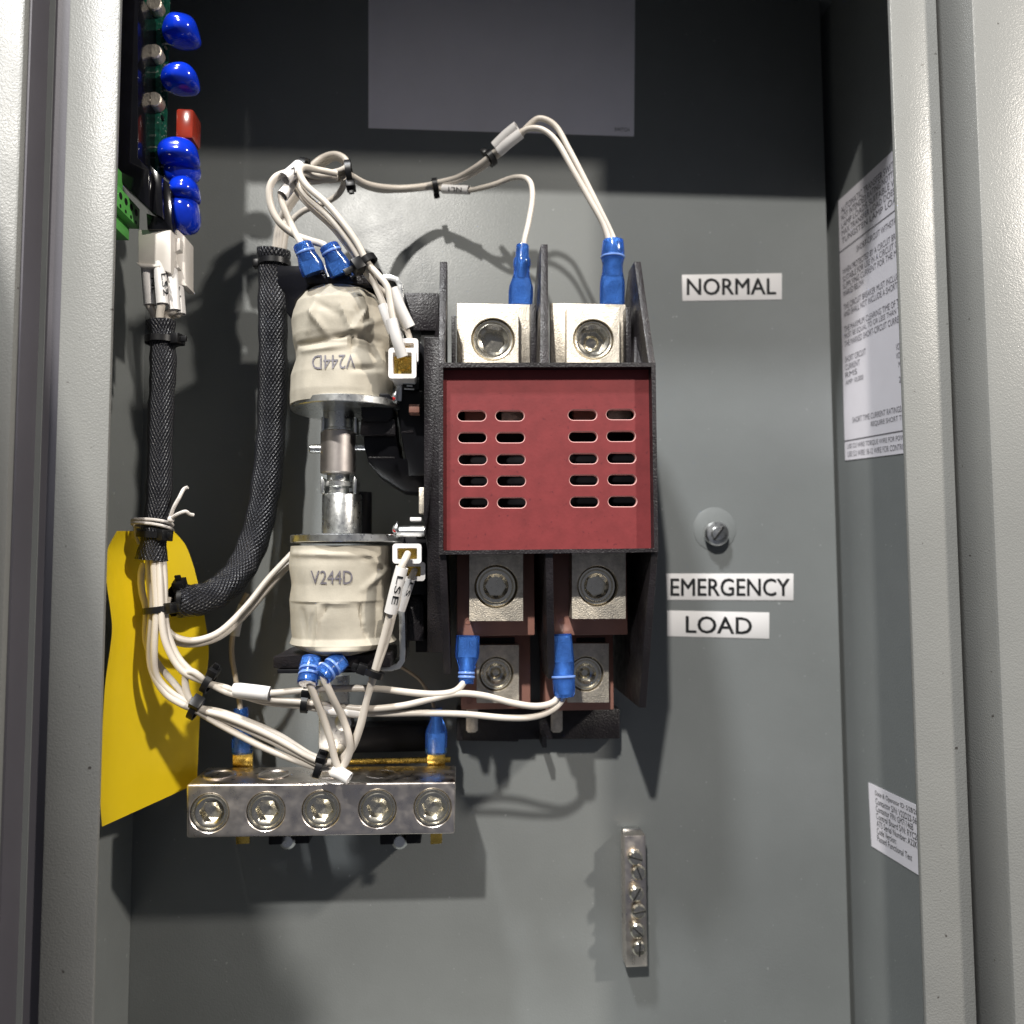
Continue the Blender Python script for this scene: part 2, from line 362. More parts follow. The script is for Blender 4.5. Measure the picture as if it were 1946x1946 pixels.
# upper barriers
def barrier(pts,hb,nm='barrier'): return slab(pts,hb).build(nm,M['black'],CT,bevel=.25)
def barrier_p(xl0,xr0,y0,h0,xl1,xr1,y1,h1,hb0,hb1):
    """fin whose front edge runs from (y0,h0) to the tip (y1,h1) and whose back edge runs at hb"""
    fr=[P(xl0,y0,h0),P(xr0,y0,h0),P(xr1,y1,h1),P(xl1,y1,h1)]
    bk=[Vector((v.x,-b*.001,v.z)) for v,b in zip(fr,(hb0,hb0,hb1,hb1))]
    return MB().add(fr+bk,[(0,1,2,3),(7,6,5,4),(0,1,5,4),(1,2,6,5),(2,3,7,6),(3,0,4,7)]).build('barrier',M['black'],CT,bevel=.3)
barrier_p(833,846,694,81,836,850,497,62,8,52)
barrier_p(1026,1043,692,81,1028,1041,464,62,8,50)
barrier_p(1233,1246,694,81,1205,1218,497,62,8,52)
# lower barriers
barrier_p(834,848,1050,81,843,857,1281,60,6,36)
barrier_p(1036,1051,1050,81,1041,1055,1290,60,6,40)
barrier_p(1238,1251,1046,81,1214,1228,1345,58,2,8)
pbox(1031,1400,1039,1421,22,4).build('barrier_foot',M['black2'],CT)
# inner fins beside the lugs
pbox(858,600,866,700,66,10).build('inner_wall',M['black'],CT,bevel=.2)
pbox(1008,578,1019,700,60,10).build('inner_wall',M['black'],CT,bevel=.2)
pbox(1190,583,1200,700,62,10).build('inner_wall',M['black'],CT,bevel=.2)
for i in range(3):
    slab([(1206+6*i,640+12*i,62),(1210+6*i,640+12*i,62),(1214+7*i,690,70),(1205+6*i,690,70)],20).build('rib',M['black'],CT,bevel=.15)
# black back base seen under the lower terminals
slab([(868,1347,9),(1178,1347,9),(1178,1404,9),(985,1406,9),(985,1410,9),(868,1408,9)],1).build('base',M['black'],CT,bevel=.5)
# terminal straps and lugs
def lug(x0,y0,x1,y1,hf,hb,cx,cy,r,rh,parent,mt='tin',tilt=.3,deep=5.0,sink=.9):
    c=P(cx,cy,hf); s=mmpx(hf)*.001
    a,b,d,e=P(x0,y0,hf),P(x1,y0,hf),P(x1,y1,hf),P(x0,y1,hf)
    o=[(a.x,a.z),(b.x,b.z),(d.x,d.z),(e.x,e.z)]
    L=plate(o,[circ((c.x,c.z),r*s,40)],-hf*.001,-hb*.001,chamfer=.0002,chmi=0).build('lug',M[mt],parent)
    rr=r*s*1000; h=rh*s*1000
    pr=[(rr*.97,6),(rr*.97,sink+.3),(rr*.90,sink-.5),(rr*.83,sink-.35),(rr*.80,sink+.15),(rr*.75,sink-.1),(h*1.22,sink-.1),(h*1.10,sink+.35),(h*1.02,sink+.9,tilt),(h,sink+deep,tilt),(h*.66,sink+deep+.3),(h*.42,sink+deep-.5),(h*.36,sink+deep+.8),(0.0,sink+deep+1.0)]
    sc=lathe(c,(0,1,0),pr,48).build('set_screw',M['screw'],L,angle=28)
    return L
def strap(x0,y0,x1,y1,hf,hb): return pbox(x0,y0,x1,y1,hf,hb).build('terminal_strap',M['tin'],CT,bevel=.35)
strap(868,577,1008,692,56,53.5); strap(1046,577,1190,692,56,53.5)
lug(882,584,985,690,62,56.2,937,645,42,25,CT,tilt=.1,deep=8)
lug(1077,584,1177,690,62,56.2,1128,645,40,26,CT,tilt=.4)
pbox(1203,577,1219,640,54,51).build('terminal_strap',M['tin'],CT,bevel=.3)
# middle (emergency) row
def base(x0,y0,x1,y1,hf,hb): return pbox(x0,y0,x1,y1,hf,hb).build('terminal_base',M['brown'],CT,bevel=.5)
base(868,1040,1016,1208,54,18); base(1050,1040,1192,1207,54,18)
lug(892,1050,994,1180,63,54.2,943,1115,41,20,CT,tilt=.25,sink=3.0)
lug(1087,1048,1189,1176,63,54.2,1136,1114,39,20,CT,tilt=.55,sink=3.0)
# bottom (load) row
base(876,1200,1008,1348,30,8); base(1036,1200,1166,1350,30,8)
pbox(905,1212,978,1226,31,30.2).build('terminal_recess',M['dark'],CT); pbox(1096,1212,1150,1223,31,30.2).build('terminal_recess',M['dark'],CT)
lug(906,1226,986,1336,36,30.2,943,1281,32,16,CT,tilt=.3,sink=1.2,deep=2.2)
lug(1078,1223,1157,1335,36,30.2,1114,1281,33,16,CT,tilt=.3,sink=1.2,deep=2.2)
for (x,y,r_,h) in ((889,1181,6,54),(1068,1180,6,54),(892,1332,6,30),(1052,1326,6,30)):
    c=P(x,y,h); s=mmpx(h); lathe(c,(0,1,0),[(r_*s,.1),(r_*s,-.25),(r_*s*.7,-.25),(r_*s*.7,.1)],24).build('moulding_mark',M['brown'],CT)
for x in (886,1047):
    slab([(x,1340,16.6),(x+22,1340,16.6),(x+22,1388,16.6),(x+17,1392,16.6),(x+4,1392,16.6),(x,1388,16.6)],16.1).build('spade_tab',M['tin'],CT,bevel=.1)
# left cheek, brackets and switch carriers
slab([(806,640,76),(834,640,76),(834,1052,76),(846,1240,64),(812,1240,60),(812,1050,70),(806,980,74)],4).build('side_cheek',M['black'],CT,bevel=.3)
pbox(763,556,834,628,48,30).build('mounting_bracket',M['black'],CT,bevel=.5)
pbox(800,628,829,684,46,20).build('bracket_socket',M['dark'],CT)
slab([(829,600,52),(834,600,60),(834,700,72),(812,700,60),(808,684,50),(829,684,50)],20).build('gusset',M['black'],CT,bevel=.3)
slab([(763,1150,46),(775,1133,46),(798,1133,46),(806,1152,46),(806,1218,46),(765,1218,46)],10).build('mounting_bracket',M['black'],CT,bevel=.5)
pbox(806,1150,840,1216,40,6).build('bracket_block',M['black2'],CT,bevel=.4)

# ---------------------------------------------------------------- solenoid drive
SD=thing('solenoid_drive','steel solenoid drive with two cream taped coils above each other left of the red cover','solenoid',P(648,890,0))
def coil(rows, hax, dep, creases, seam=None, nu=150, nv=110, amp=.35, seed=0):
    """rows: (py, pxleft, pxright, depthscale)"""
    vs_=[]; 
    for j in range(nv):
        t=j/(nv-1)*(len(rows)-1); i=min(int(t),len(rows)-2); q=t-i
        q=q*q*(3-2*q) if False else q
        y,xl,xr,ds=[rows[i][k]*(1-q)+rows[i+1][k]*q for k in range(4)]
        yc=1070-(1070-y)*(365-(hax+dep*ds*.96))/(365-hax)
        A=P(xl,yc,hax); B=P(xr,yc,hax); cx=(A.x+B.x)/2; rx=(B.x-A.x)/2; z=(A.z+B.z)/2
        for k in range(nu):
            a=2*PI*k/nu; ca,sa=math.cos(a),math.sin(a); e=.82
            X=cx+rx*math.copysign(abs(ca)**e,ca); Y=-hax*.001-dep*ds*.001*math.copysign(abs(sa)**e,sa)
            v=Vector((X,Y,z)); n=Vector((ca,-sa,0))
            nz=noise.noise(v*95+Vector((seed,0,0)))*amp*1.6+noise.noise(Vector((X*240,Y*240,z*110))+Vector((seed,5,0)))*amp*.8
            px,py=Q(v); c=0
            if sa>-.2:
                for (x0,y0,x1,y1,am,wd) in creases:
                    dx,dy=x1-x0,y1-y0; tt=max(0,min(1,((px-x0)*dx+(py-y0)*dy)/(dx*dx+dy*dy)))
                    d=math.hypot(px-x0-dx*tt,py-y0-dy*tt); c+=1.35*am*math.exp(-(d/(wd*.75))**2)*(.35+.65*math.sin(PI*min(1,tt*1.0+.12)))
            vs_.append(v+n*(nz+c)*.001)
    fs=[(j*nu+k,j*nu+(k+1)%nu,(j+1)*nu+(k+1)%nu,(j+1)*nu+k) for j in range(nv-1) for k in range(nu)]
    m=MB().add(vs_,fs,0,True); m.add(vs_[:nu],[list(range(nu))]); m.add(vs_[-nu:],[list(range(nu))]); return m
def project_letters(lm, src, off=.00022):
    bm=bmesh.new(); vv=[bm.verts.new(v) for v in lm.v]
    for f in lm.f:
        try: bm.faces.new([vv[k] for k in f])
        except ValueError: pass
    bmesh.ops.triangulate(bm,faces=bm.faces)
    for _ in range(3):
        L=[e for e in bm.edges if e.calc_length()>.0009]
        if L: bmesh.ops.subdivide_edges(bm,edges=L,cuts=1); bmesh.ops.triangulate(bm,faces=bm.faces)
    bm.verts.index_update(); lm=MB(); lm.v=[v.co.copy() for v in bm.verts]
    for f in bm.faces: lm.f.append([v.index for v in f.verts]); lm.mi.append(0); lm.sm.append(False); lm.uv.append(None)
    bm.free()
    bv=BVHTree.FromPolygons(src.v,src.f); out=[]
    for v in lm.v:
        d=(v-CAM).normalized(); hit=bv.ray_cast(CAM,d)[0]; out.append((hit-d*off*1.5) if hit else v)
    lm.v=out; return lm
cu=coil([(540,592,712,.76),(547,578,728,.88),(562,565,740,.96),(590,558,747,1),(625,560,748,.97),(652,566,742,.90),(668,566,742,.92),(700,558,746,1.0),(735,557,742,1.02),(757,557,740,1.0)],52,21.5,
   [(668,632,640,560,.9,7),(668,632,708,568,1.1,9),(668,632,735,600,.9,10),(668,632,720,650,-1.1,8),(668,634,668,672,-1.3,6),(572,655,640,640,-1.0,7),(640,640,668,634,-1.2,6),(590,590,625,642,1.0,8),(600,565,585,630,.7,8),(700,560,705,630,-.8,8),(705,645,716,690,-.9,9),(668,700,720,700,-1.0,8),(600,575,650,600,-.6,10),(580,668,660,655,.9,8),(712,655,740,720,.6,10)],seed=3)
cu.build('coil_wrap',M['cloth'],SD,label='upper cream cloth coil wrap printed upside down')
cl=coil([(1036,556,742,.98),(1048,556,742,.98),(1075,555,741,1.0),(1110,558,742,1.0),(1143,556,744,1.03),(1147,556,744,1.0),(1190,558,742,.98),(1215,560,744,.96),(1228,555,752,1.02),(1238,575,735,1.0),(1246,600,700,.8)],52,21.5,
   [(560,1052,700,1056,.8,8),(700,1056,730,1080,.9,7),(738,1080,690,1120,.9,8),(606,1150,600,1235,.9,5),(622,1150,612,1175,-.9,4),(684,1150,690,1190,-1.2,4),(690,1190,700,1220,-.8,6),(605,1238,680,1236,.8,7),(575,1160,583,1225,-.6,6),(592,1170,590,1230,-.5,5),(610,1148,680,1148,.5,4),(720,1160,735,1215,.6,9),(690,1060,712,1064,-.8,6)],seed=11)
cl.build('coil_wrap',M['cloth'],SD,label='lower cream cloth coil wrap with folded end')
lm=MB()
a=P(593,700,68); b=P(675,698,68); c=P(593,673,68)
project_letters(letters('V244D',P(675,673,68),P(593,675,68)-P(675,673,68),P(675,700,68)-P(675,673,68)),cu).build('printed_code',M['greyink'],SD)
project_letters(letters('V244D',P(590,1110,68),P(670,1110,68)-P(590,1110,68),P(590,1084,68)-P(590,1110,68)),cl).build('printed_code',M['greyink'],SD)
# round end plates
def disc(cx,py,hax,r,t,nm='end_plate'):
    c=P(cx,py,hax+r); c.y=-hax*.001
    return lathe(c,(0,0,-1),[(0,0),(r-.3,0),(r,.3),(r,t-.3),(r-.3,t),(0,t)],72).build(nm,M['steel'],SD)
disc(645,747,53,22.3,3.0); disc(645,1014,53,22.3,3.0)
# plunger rods
def vrod(cx,y0,y1,h,prof,mt,nm,seg=40):
    a=P(cx,y0,h); b=P(cx,y1,h); L=(a.z-b.z)*1000; return lathe(a,(0,0,-1),[(r,t*L) for r,t in prof],seg).build(nm,M[mt],SD)
vrod(644,776,822,50,[(6.4,0),(6.8,.02),(6.8,.1),(6.2,.15),(6.2,.85),(6.9,.9),(6.9,1)],'steel','plunger')
for dx in (-31,31): pbox(644+dx-3,792,644+dx+3,822,56,48).build('plunger_ear',M['steel'],SD,bevel=.3)
vrod(643,820,901,52,[(6.4,0),(7.0,.03),(7.0,.97),(6.4,1)],'nickel','coupling_collar')
vrod(643,901,945,50,[(4.5,0),(4.5,.3),(6.0,.35),(6.0,.55),(4.2,.6),(4.2,1)],'steel','coupling_link')
for dx in (-31,31): slab([(643+dx-4,912,56),(643+dx,905,56),(643+dx+4,912,56),(643+dx+3,938,56),(643+dx-3,938,56)],47).build('link_ear',M['steel'],SD,bevel=.35)
vrod(650,940,1014,50,[(7.6,0),(7.9,.03),(7.9,1)],'steel','plunger')
vrod(684,936,1014,38,[(5.0,0),(5.0,1)],'black2','guide_rod')
c=P(612,853,52); lathe(c,(-1,0,0),[(1.9,-2),(1.9,4.4),(1.5,4.9),(0,4.9)],20).build('cross_pin',M['steel'],SD)
c=P(684,851,52); lathe(c,(1,0,0),[(1.3,-3),(1.3,2.5),(.9,2.8),(0,2.8)],16).build('cross_pin',M['steel'],SD)
# terminal boards at the coil ends
slab([(526,505,66),(700,503,66),(722,510,66),(728,520,66),(728,560,66),(704,546,66),(640,542,66),(590,542,66),(562,572,66),(561,612,62),(543,592,62),(541,556,64),(527,538,66)],28).build('terminal_board',M['gloss'],SD,bevel=.4)
pbox(583,522,700,539,68,50).build('terminal_rail',M['black'],SD,bevel=.3)
slab([(519,1248,66),(560,1246,68),(690,1246,68),(742,1242,66),(742,1268,66),(519,1270,66)],34).build('terminal_board',M['black'],SD,bevel=.4)
slab([(527,1272,66),(700,1270,66),(700,1278,66),(527,1280,66)],30).build('terminal_rail',M['black2'],SD,bevel=.2)
for x in (541,):
    c=P(x,1259,66.4); lathe(c,(0,1,0),[(1.5,.3),(1.5,0),(1.1,0),(1.1,2),(0,2)],20).build('board_eyelet',M['black2'],SD)
slab([(612,506,70),(624,506,70),(632,525,70),(622,526,70)],67).build('solder_tab',M['steel'],SD)
slab([(664,505,70),(671,503,70),(675,522,70),(669,525,70)],67).build('solder_tab',M['steel'],SD)
for x in (604,646): tube(pts3([(x,1246,64),(x+1,1241,66),(x+5,1243,64)]),.4,8).build('lead_wire',M['steel'],SD)
# steel C bracket behind the coils
path0=[(712,527),(742,527),(754,531),(760,541),(761,560),(761,700),(757,762)]
path=[(760,1120),(764,1180),(765,1240),(764,1256),(757,1266),(744,1270),(700,1270)]
def ribbon(path,hf,hb,t):
    c=[P(x,y,hf) for x,y in path]; n=len(c); out=[]; inn=[]
    for i,v in enumerate(c):
        d=(c[min(i+1,n-1)]-c[max(i-1,0)]); d.y=0; d.normalize(); nn=Vector((d.z,0,-d.x))*t*.0005
        out.append(v+nn); inn.append(v-nn)
    vs_=out+inn+[Vector((v.x,-hb*.001,v.z)) for v in out]+[Vector((v.x,-hb*.001,v.z)) for v in inn]
    fs=[]
    for i in range(n-1):
        fs+=[(i,i+1,n+i+1,n+i),(2*n+i,2*n+i+1,i+1,i),(n+i,n+i+1,3*n+i+1,3*n+i),(3*n+i,3*n+i+1,2*n+i+1,2*n+i)]
    fs+=[(0,n,3*n,2*n),(n-1,2*n-1,4*n-1,3*n-1)]
    return MB().add(vs_,fs)
ribbon(path0,60,40,2.5).build('c_bracket',M['steel'],SD,bevel=.25)
ribbon(path,58,34,2.4).build('c_bracket',M['steel'],SD,bevel=.25)
tube(pts3([(738,1178,54),(740,1166,55),(748,1160,55),(757,1163,54)]),1.1,10).build('bracket_clip',M['steel'],SD)
# linkage between plunger and contactor
slab([(686,752,66),(692,747,66),(738,747,66),(745,754,66),(748,790,62),(738,800,62),(690,800,62),(686,790,62)],40).build('linkage_block',M['black2'],SD,bevel=.6)
slab([(686,796,60),(751,796,60),(752,826,60),(684,826,60)],42).build('linkage_block',M['black'],SD,bevel=.5)
slab([(690,828,56),(754,828,56),(760,870,54),(808,880,48),(808,940,44),(765,934,46),(720,905,50),(700,880,54),(692,850,56)],30).build('linkage_arm',M['black2'],SD,bevel=.8)
slab([(700,868,57),(750,868,57),(750,871,57),(700,871,57)],55).build('linkage_rib',M['black'],SD,bevel=.2)
slab([(764,800,56),(778,800,56),(787,823,56),(762,823,56)],40).build('linkage_lever',M['black'],SD,bevel=.4)
slab([(752,740,60),(808,742,60),(812,768,60),(808,905,50),(776,905,50),(756,790,58)],12).build('switch_carrier',M['black2'],SD,bevel=.6)
pbox(777,768,797,784,64,56).build('latch_block',M['brown'],SD,bevel=.3)
slab([(790,640,58),(806,660,58),(826,740,64),(826,780,64),(806,780,60),(790,740,58)],20).build('switch_carrier',M['black2'],SD,bevel=.5)
pbox(765,716,797,740,62,40).build('switch_body',M['black2'],SD,bevel=.4)
for i,(x0,x1,yy) in enumerate(((765,789,728),(773,784,733),(768,787,739))): tube(pts3([(x0,yy,63),(x1,yy+1,63)]),.35,8).build('switch_spring',M['steel'],SD)
pbox(790,1000,814,1240,40,8).build('switch_carrier',M['black2'],SD,bevel=.5)
pbox(768,1010,812,1130,52,20).build('switch_body',M['black2'],SD,bevel=.6)
# shaft and red-dotted rivets
c=P(756,1010,60); lathe(c,(1,0,0),[(2.2,0),(2.2,10.4),(0,10.4)],28).build('pivot_shaft',M['steel'],SD)
lathe(P(812,1010,62),(1,0,0),[(2.6,-1),(2.6,4),(0,4)],28).build('pivot_collar',M['black'],SD)
def rivet(x,y,h):
    c=P(x,y,h); lathe(c,(1,0,0),[(0,-1.2),(1.2,-1.0),(1.9,-.2),(2.0,.4),(0,.4)],24).build('pivot_rivet',M['steel'],SD)
    lathe(P(x+2.5,y,h),(1,0,0),[(0,0),(3.2,0),(3.2,.4),(0,.4)],28).build('snap_ring',M['steel'],SD)
    lathe(P(x-.5,y+2,h+1.6),(0,1,0),[(0,-.3),(.7,-.1),(.8,.5),(0,.5)],12).build('paint_dot',M['redpaint'],SD)
rivet(751,1006,62); rivet(750,754,62)
pbox(796,926,806,975,56,46).build('return_bar',M['tin'],SD,bevel=.3)
pbox(779,983,801,990,60,50).build('stop_tab',M['white'],SD,bevel=.25)
# mounting strap and bolt below the lower coil
pbox(606,1284,662,1442,16,12).build('mounting_strap',M['steel'],SD,bevel=.4)
lathe(P(655,1372,18),(0,-1,0),[(4.2,-1),(4.2,.6),(3.2,2.6),(1.2,3.2),(0,3.2)],28).build('mounting_bolt',M['steel'],SD)
pbox(664,1380,820,1430,14,2).build('foot_block',M['black2'],SD,bevel=.6)

# ---------------------------------------------------------------- neutral bar
NB=thing('neutral_bar','plated five screw neutral bar below the coils','terminal bar',P(610,1540,0))
BH,BB=50,25
a,b,c,d=P(354,1491,BH),P(866,1486,BH),P(864,1585,BH),P(354,1593,BH)
SC=[(398,1545),(505,1542),(610,1539),(717,1537),(822,1535)]
hl=[circ((P(x,y,BH).x,P(x,y,BH).z),35*mmpx(BH)*.001,40) for x,y in SC]
bm_=plate([(a.x,a.z),(b.x,b.z),(c.x,c.z),(d.x,d.z)],hl,-BH*.001,-BB*.001,chamfer=.0003,chmi=0).edged(.9,.018).build('bar_body',M['bar'],NB)
for i,(x,y) in enumerate(SC):
    s=mmpx(BH); r=35*s; h=20*s
    lathe(P(x,y,BH),(0,1,0),[(r*.97,8),(r*.97,.5),(r*.93,.1),(r*.86,.1),(r*.80,.7),(r*.74,.55),(h*1.12,.7),(h*1.02,1.2,.2+i),(h,6.5,.2+i),(h*.7,6.7),(0,7.6)],48).build('set_screw',M['screw'],NB,angle=28)
    # wire entry rim on the top face
    t=P(x,y,BH); zt=(P(x,1489,BH)).z; cc=Vector((t.x,-.0375,zt))
    lathe(cc,(0,0,1),[(6.6,-.3),(6.6,.25),(6.1,.45),(5.7,.2),(5.5,-.1),(0,-.1)],36).build('wire_entry',M['bar'],NB)
for (x0,x1) in ((442,480),(812,846)):
    slab([(x0,1420,24),(x1,1420,24),(x1,1462,24),(x0,1462,24)],23).build('brass_tab',M['brass'],NB,bevel=.15)
    slab([(x0+6,1585,26),(x1-6,1583,26),(x1-6,1603,26),(x0+6,1605,26)],25).build('brass_tab',M['brass'],NB,bevel=.15)
pbox(600,1442,856,1452,22.5,21).build('brass_strip',M['brass'],NB,bevel=.2)
for x in (548,760):
    pbox(x-38,1560,x-12,1606,20,1).build('standoff',M['black2'],NB,bevel=.6); pbox(x+12,1560,x+40,1604,20,1).build('standoff',M['black2'],NB,bevel=.6)
    lathe(P(x,1596,14),(0,-1,0),[(3.6,-1),(3.6,1.5),(2.4,2.6),(0,2.8)],24).build('standoff_screw',M['steel'],NB)

# ---------------------------------------------------------------- ground bar
GB=thing('ground_bar','small bright ground bar with slotted screws near the bottom of the back wall','terminal bar',P(1205,1690,0))
pbox(1188,1588,1229,1838,11,3).build('bar_body',M['bar'],GB,bevel=.5)
slab([(1183,1588,3),(1218,1588,3),(1216,1574,3),(1184,1575,3)],.3).build('mounting_tab',M['steel'],GB,bevel=.2)
for k,(x,y,up) in enumerate(((1204,1624,2.6),(1212,1655,1.0),(1206,1692,2.6),(1212,1728,1.0),(1208,1762,2.4),(1213,1798,1.0))):
    c=P(x,y,11); R_=3.3
    m=lathe(c,(0,-1,0),[(2.0,-.5),(2.0,up),(R_,up),(R_,up+1.2),(R_*.8,up+1.9),(R_*.3,up+2.2),(0,up+2.2)],28).build('bar_screw',M['screw'],GB)
    e=Matrix.Rotation(.3+.9*k,3,'Y'); q=[]; 
    bx=box3(-R_*.00092,R_*.00092,-.00245-up*.001,-.0016-up*.001,-.00028,.00028); bx.v=[c+e@v for v in bx.v]; bx.build('screw_slot',M['dark'],m)

# ---------------------------------------------------------------- panel screw with pressed dimple
PS=thing('panel_screw','slotted panel screw standing on a pressed dome between the NORMAL and EMERGENCY labels','screw',P(1362,1012,0))
lathe(P(1358,1006,0),(0,-1,0),[(10.6,0.0),(10.4,.25),(8.5,.7),(5.5,1.1),(0,1.2)],56).build('dimple',M['paint'],PS)
c=P(1362,1014,4); 
lathe(c,(0,-1,0),[(4.4,-3.2),(4.4,-1.2),(5.9,-1.0),(5.9,.6),(5.2,1.4),(3.4,1.7),(3.2,2.2),(2.9,3.0),(0,3.3)],40).build('screw_head',M['steel'],PS,angle=28)
bx=box3(-.0038,.0038,-.0036,-.0019,-.0005,.0005); e=Matrix.Rotation(-.95,3,'Y'); bx.v=[c+e@v for v in bx.v]; bx.build('screw_slot',M['dark'],PS)

# ---------------------------------------------------------------- labels on the back wall
BOLD=0.0
def wall_label(q,txt,tb,label):
    """q four pixel corners TL TR BR BL; tb text box x0,y0(top),x1,y1"""
    m=slab([(x,y,.25) for x,y in q],.02); o=m.build('wall_label',M['paper'],bevel=.08); tag(o,label,'label','printed labels on the back wall')
    bl=P(tb[0],tb[3],.34); br=P(tb[2],tb[3]+tb[4],.34); tl=P(tb[0],tb[1],.34)
    ex,ey=br-bl,tl-bl; sx=.0007*ex.normalized()*.5; lt=letters(txt,bl,ex,ey)
    for k,q in enumerate((sx,ey.normalized()*.00028)): lt.merge(letters(txt,bl+q-Vector((0,.00002*(k+1),0)),ex,ey))
    lt.build('lettering',M['ink'],o)
wall_label([(1296,522),(1486,519),(1486,569),(1297,572)],'NORMAL',(1305,530,1474,561,-1),'white label reading NORMAL, highest of the three on the back wall')
wall_label([(1266,1090),(1508,1090),(1508,1141),(1268,1140)],'EMERGENCY',(1274,1100,1500,1133,0),'long white label reading EMERGENCY under the panel screw')
wall_label([(1268,1160),(1462,1164),(1462,1214),(1268,1209)],'LOAD',(1303,1171,1428,1203,3),'short white label reading LOAD just below EMERGENCY')
BOLD=0.0
# information plate high on the back wall
o=slab([(700,-20,.3),(1207,-10,.3),(1205,259,.3),(700,243,.3)],.02).build('wall_label',M['sticker'],bevel=.08); tag(o,'large pale plate in shade at the top of the back wall ending in SWITCH','label')
bl=P(1168,249,.4); letters('SWITCH',bl,P(1196,250,.4)-bl,P(1168,242,.4)-bl).build('lettering',M['ink'],o)

# ---------------------------------------------------------------- stickers on the right side wall
def side_sticker(q,label,lines,nm):
    X=XW-.00025
    pts=[PX(x,y,X) for x,y in q]; n=4
    bk=[v+Vector((.0002,0,0)) for v in pts]
    # the sheet runs on behind the front flange
    m=MB().add(pts+bk,[(0,1,2,3),(7,6,5,4)]+[(i,(i+1)%4,4+(i+1)%4,4+i) for i in range(4)])
    o=m.build('side_sticker',M['sticker']); tag(o,label,'sticker')
    TL,TR,BR,BL=pts; dx=Vector((-.0001,0,0)); tm=MB()
    for (u0,v0,u1,v1,s) in lines:   # fractions of the sheet, v from top
        def at(u,v): return TL.lerp(TR,u).lerp(BL.lerp(BR,u),v)+dx
        if s=='-':
            tm.add([at(u0,v0),at(u1,v0),at(u1,v0+.004),at(u0,v0+.004)],[(0,1,2,3)])
        else:
            g,f,_=glyphs(s); tm.add([at(u0+(u1-u0)*x,v1+(v0-v1)*y) for x,y in g],f)
    tm.build('lettering',M['greyink'] if nm else M['ink'],o)
R1=[(.05,.035,.98,.06,'AUTOMATIC TRANSFER SWITCH'),(.05,.065,.98,.088,'NOT INTENDED RATING NOTTING'),(.05,.095,.98,.118,'LAMP LOADS SUITABLE WA'),(.05,.125,.9,.147,'MAX TRANSFER LOAD DOES'),(.05,.155,.98,.177,'TUNGSTEN LAMP LOAD'),
 (0,.2,1,.2,'-'),(.3,.225,.98,.247,'SHORT-CIRCUIT WITHSTAND'),(.05,.275,.98,.297,'WHEN PROTECTED BY A CIRCUIT BREAK'),(.05,.303,.98,.325,'SUITABLE FOR USE IN A CIRCUIT CAP'),(.05,.331,.98,.353,'SUPPLYING CURRENT FOR THE MAX'),(.05,.359,.4,.381,'MARKED BELOW'),
 (.05,.41,.95,.432,'THE CIRCUIT BREAKER MUST INCLUDE'),(.05,.438,.99,.46,'AND SHALL NOT INCLUDE A SHORT-TIM'),(.05,.495,.97,.517,'THE MAXIMUM CLEARING TIME OF THE'),(.05,.523,.98,.545,'MUST BE EQUAL TO OR LESS THAN THE'),(.05,.551,.97,.573,'THE MARKED SHORT-CIRCUIT CURRENT'),
 (.05,.61,.4,.632,'SHORT CIRCUIT'),(.05,.64,.3,.662,'CURRENT'),(.85,.64,.99,.662,'VOLTAG'),(.05,.67,.25,.69,'RMS'),(.85,.67,.97,.69,'VOLTS'),(.05,.70,.35,.72,'AMP 10,000'),(.88,.70,.97,.72,'MAX'),(.88,.75,.97,.77,'240'),
 (.15,.845,.99,.865,'SHORT TIME CURRENT RATINGS: TH'),(.45,.875,.98,.895,'REQUIRE SHORT TIME'),(0,.925,1,.925,'-'),(.05,.94,.98,.96,'USE CU WIRE TORQUE WIRE FOR POWER'),(.05,.968,.98,.988,'USE CU WIRE 18-12 WIRE FOR CONTROLS')]
side_sticker([(1593,382),(1712,272),(1730,860),(1606,875)],'tall lilac ratings sticker crowded with text on the right side wall',R1,True)
R2=[(.14,.07,.99,.165,'Date & Operator ID: 5/28/2024'),(.14,.185,.97,.28,'Contactor S/N: V22D22-5675'),(.14,.30,.84,.395,'Contactor P/N: GM71146B'),(.14,.415,1.0,.51,'Control Board S/N: RYC2024'),(.14,.53,1.0,.625,'ATS Serial Number: A22KGM'),(.14,.645,.52,.74,'Code Version:'),(.14,.76,.80,.855,'Passed Functional Test')]
side_sticker([(1650,1487),(1752,1535),(1757,1670),(1656,1608)],'small white serial number sticker low on the right side wall',R2,False)

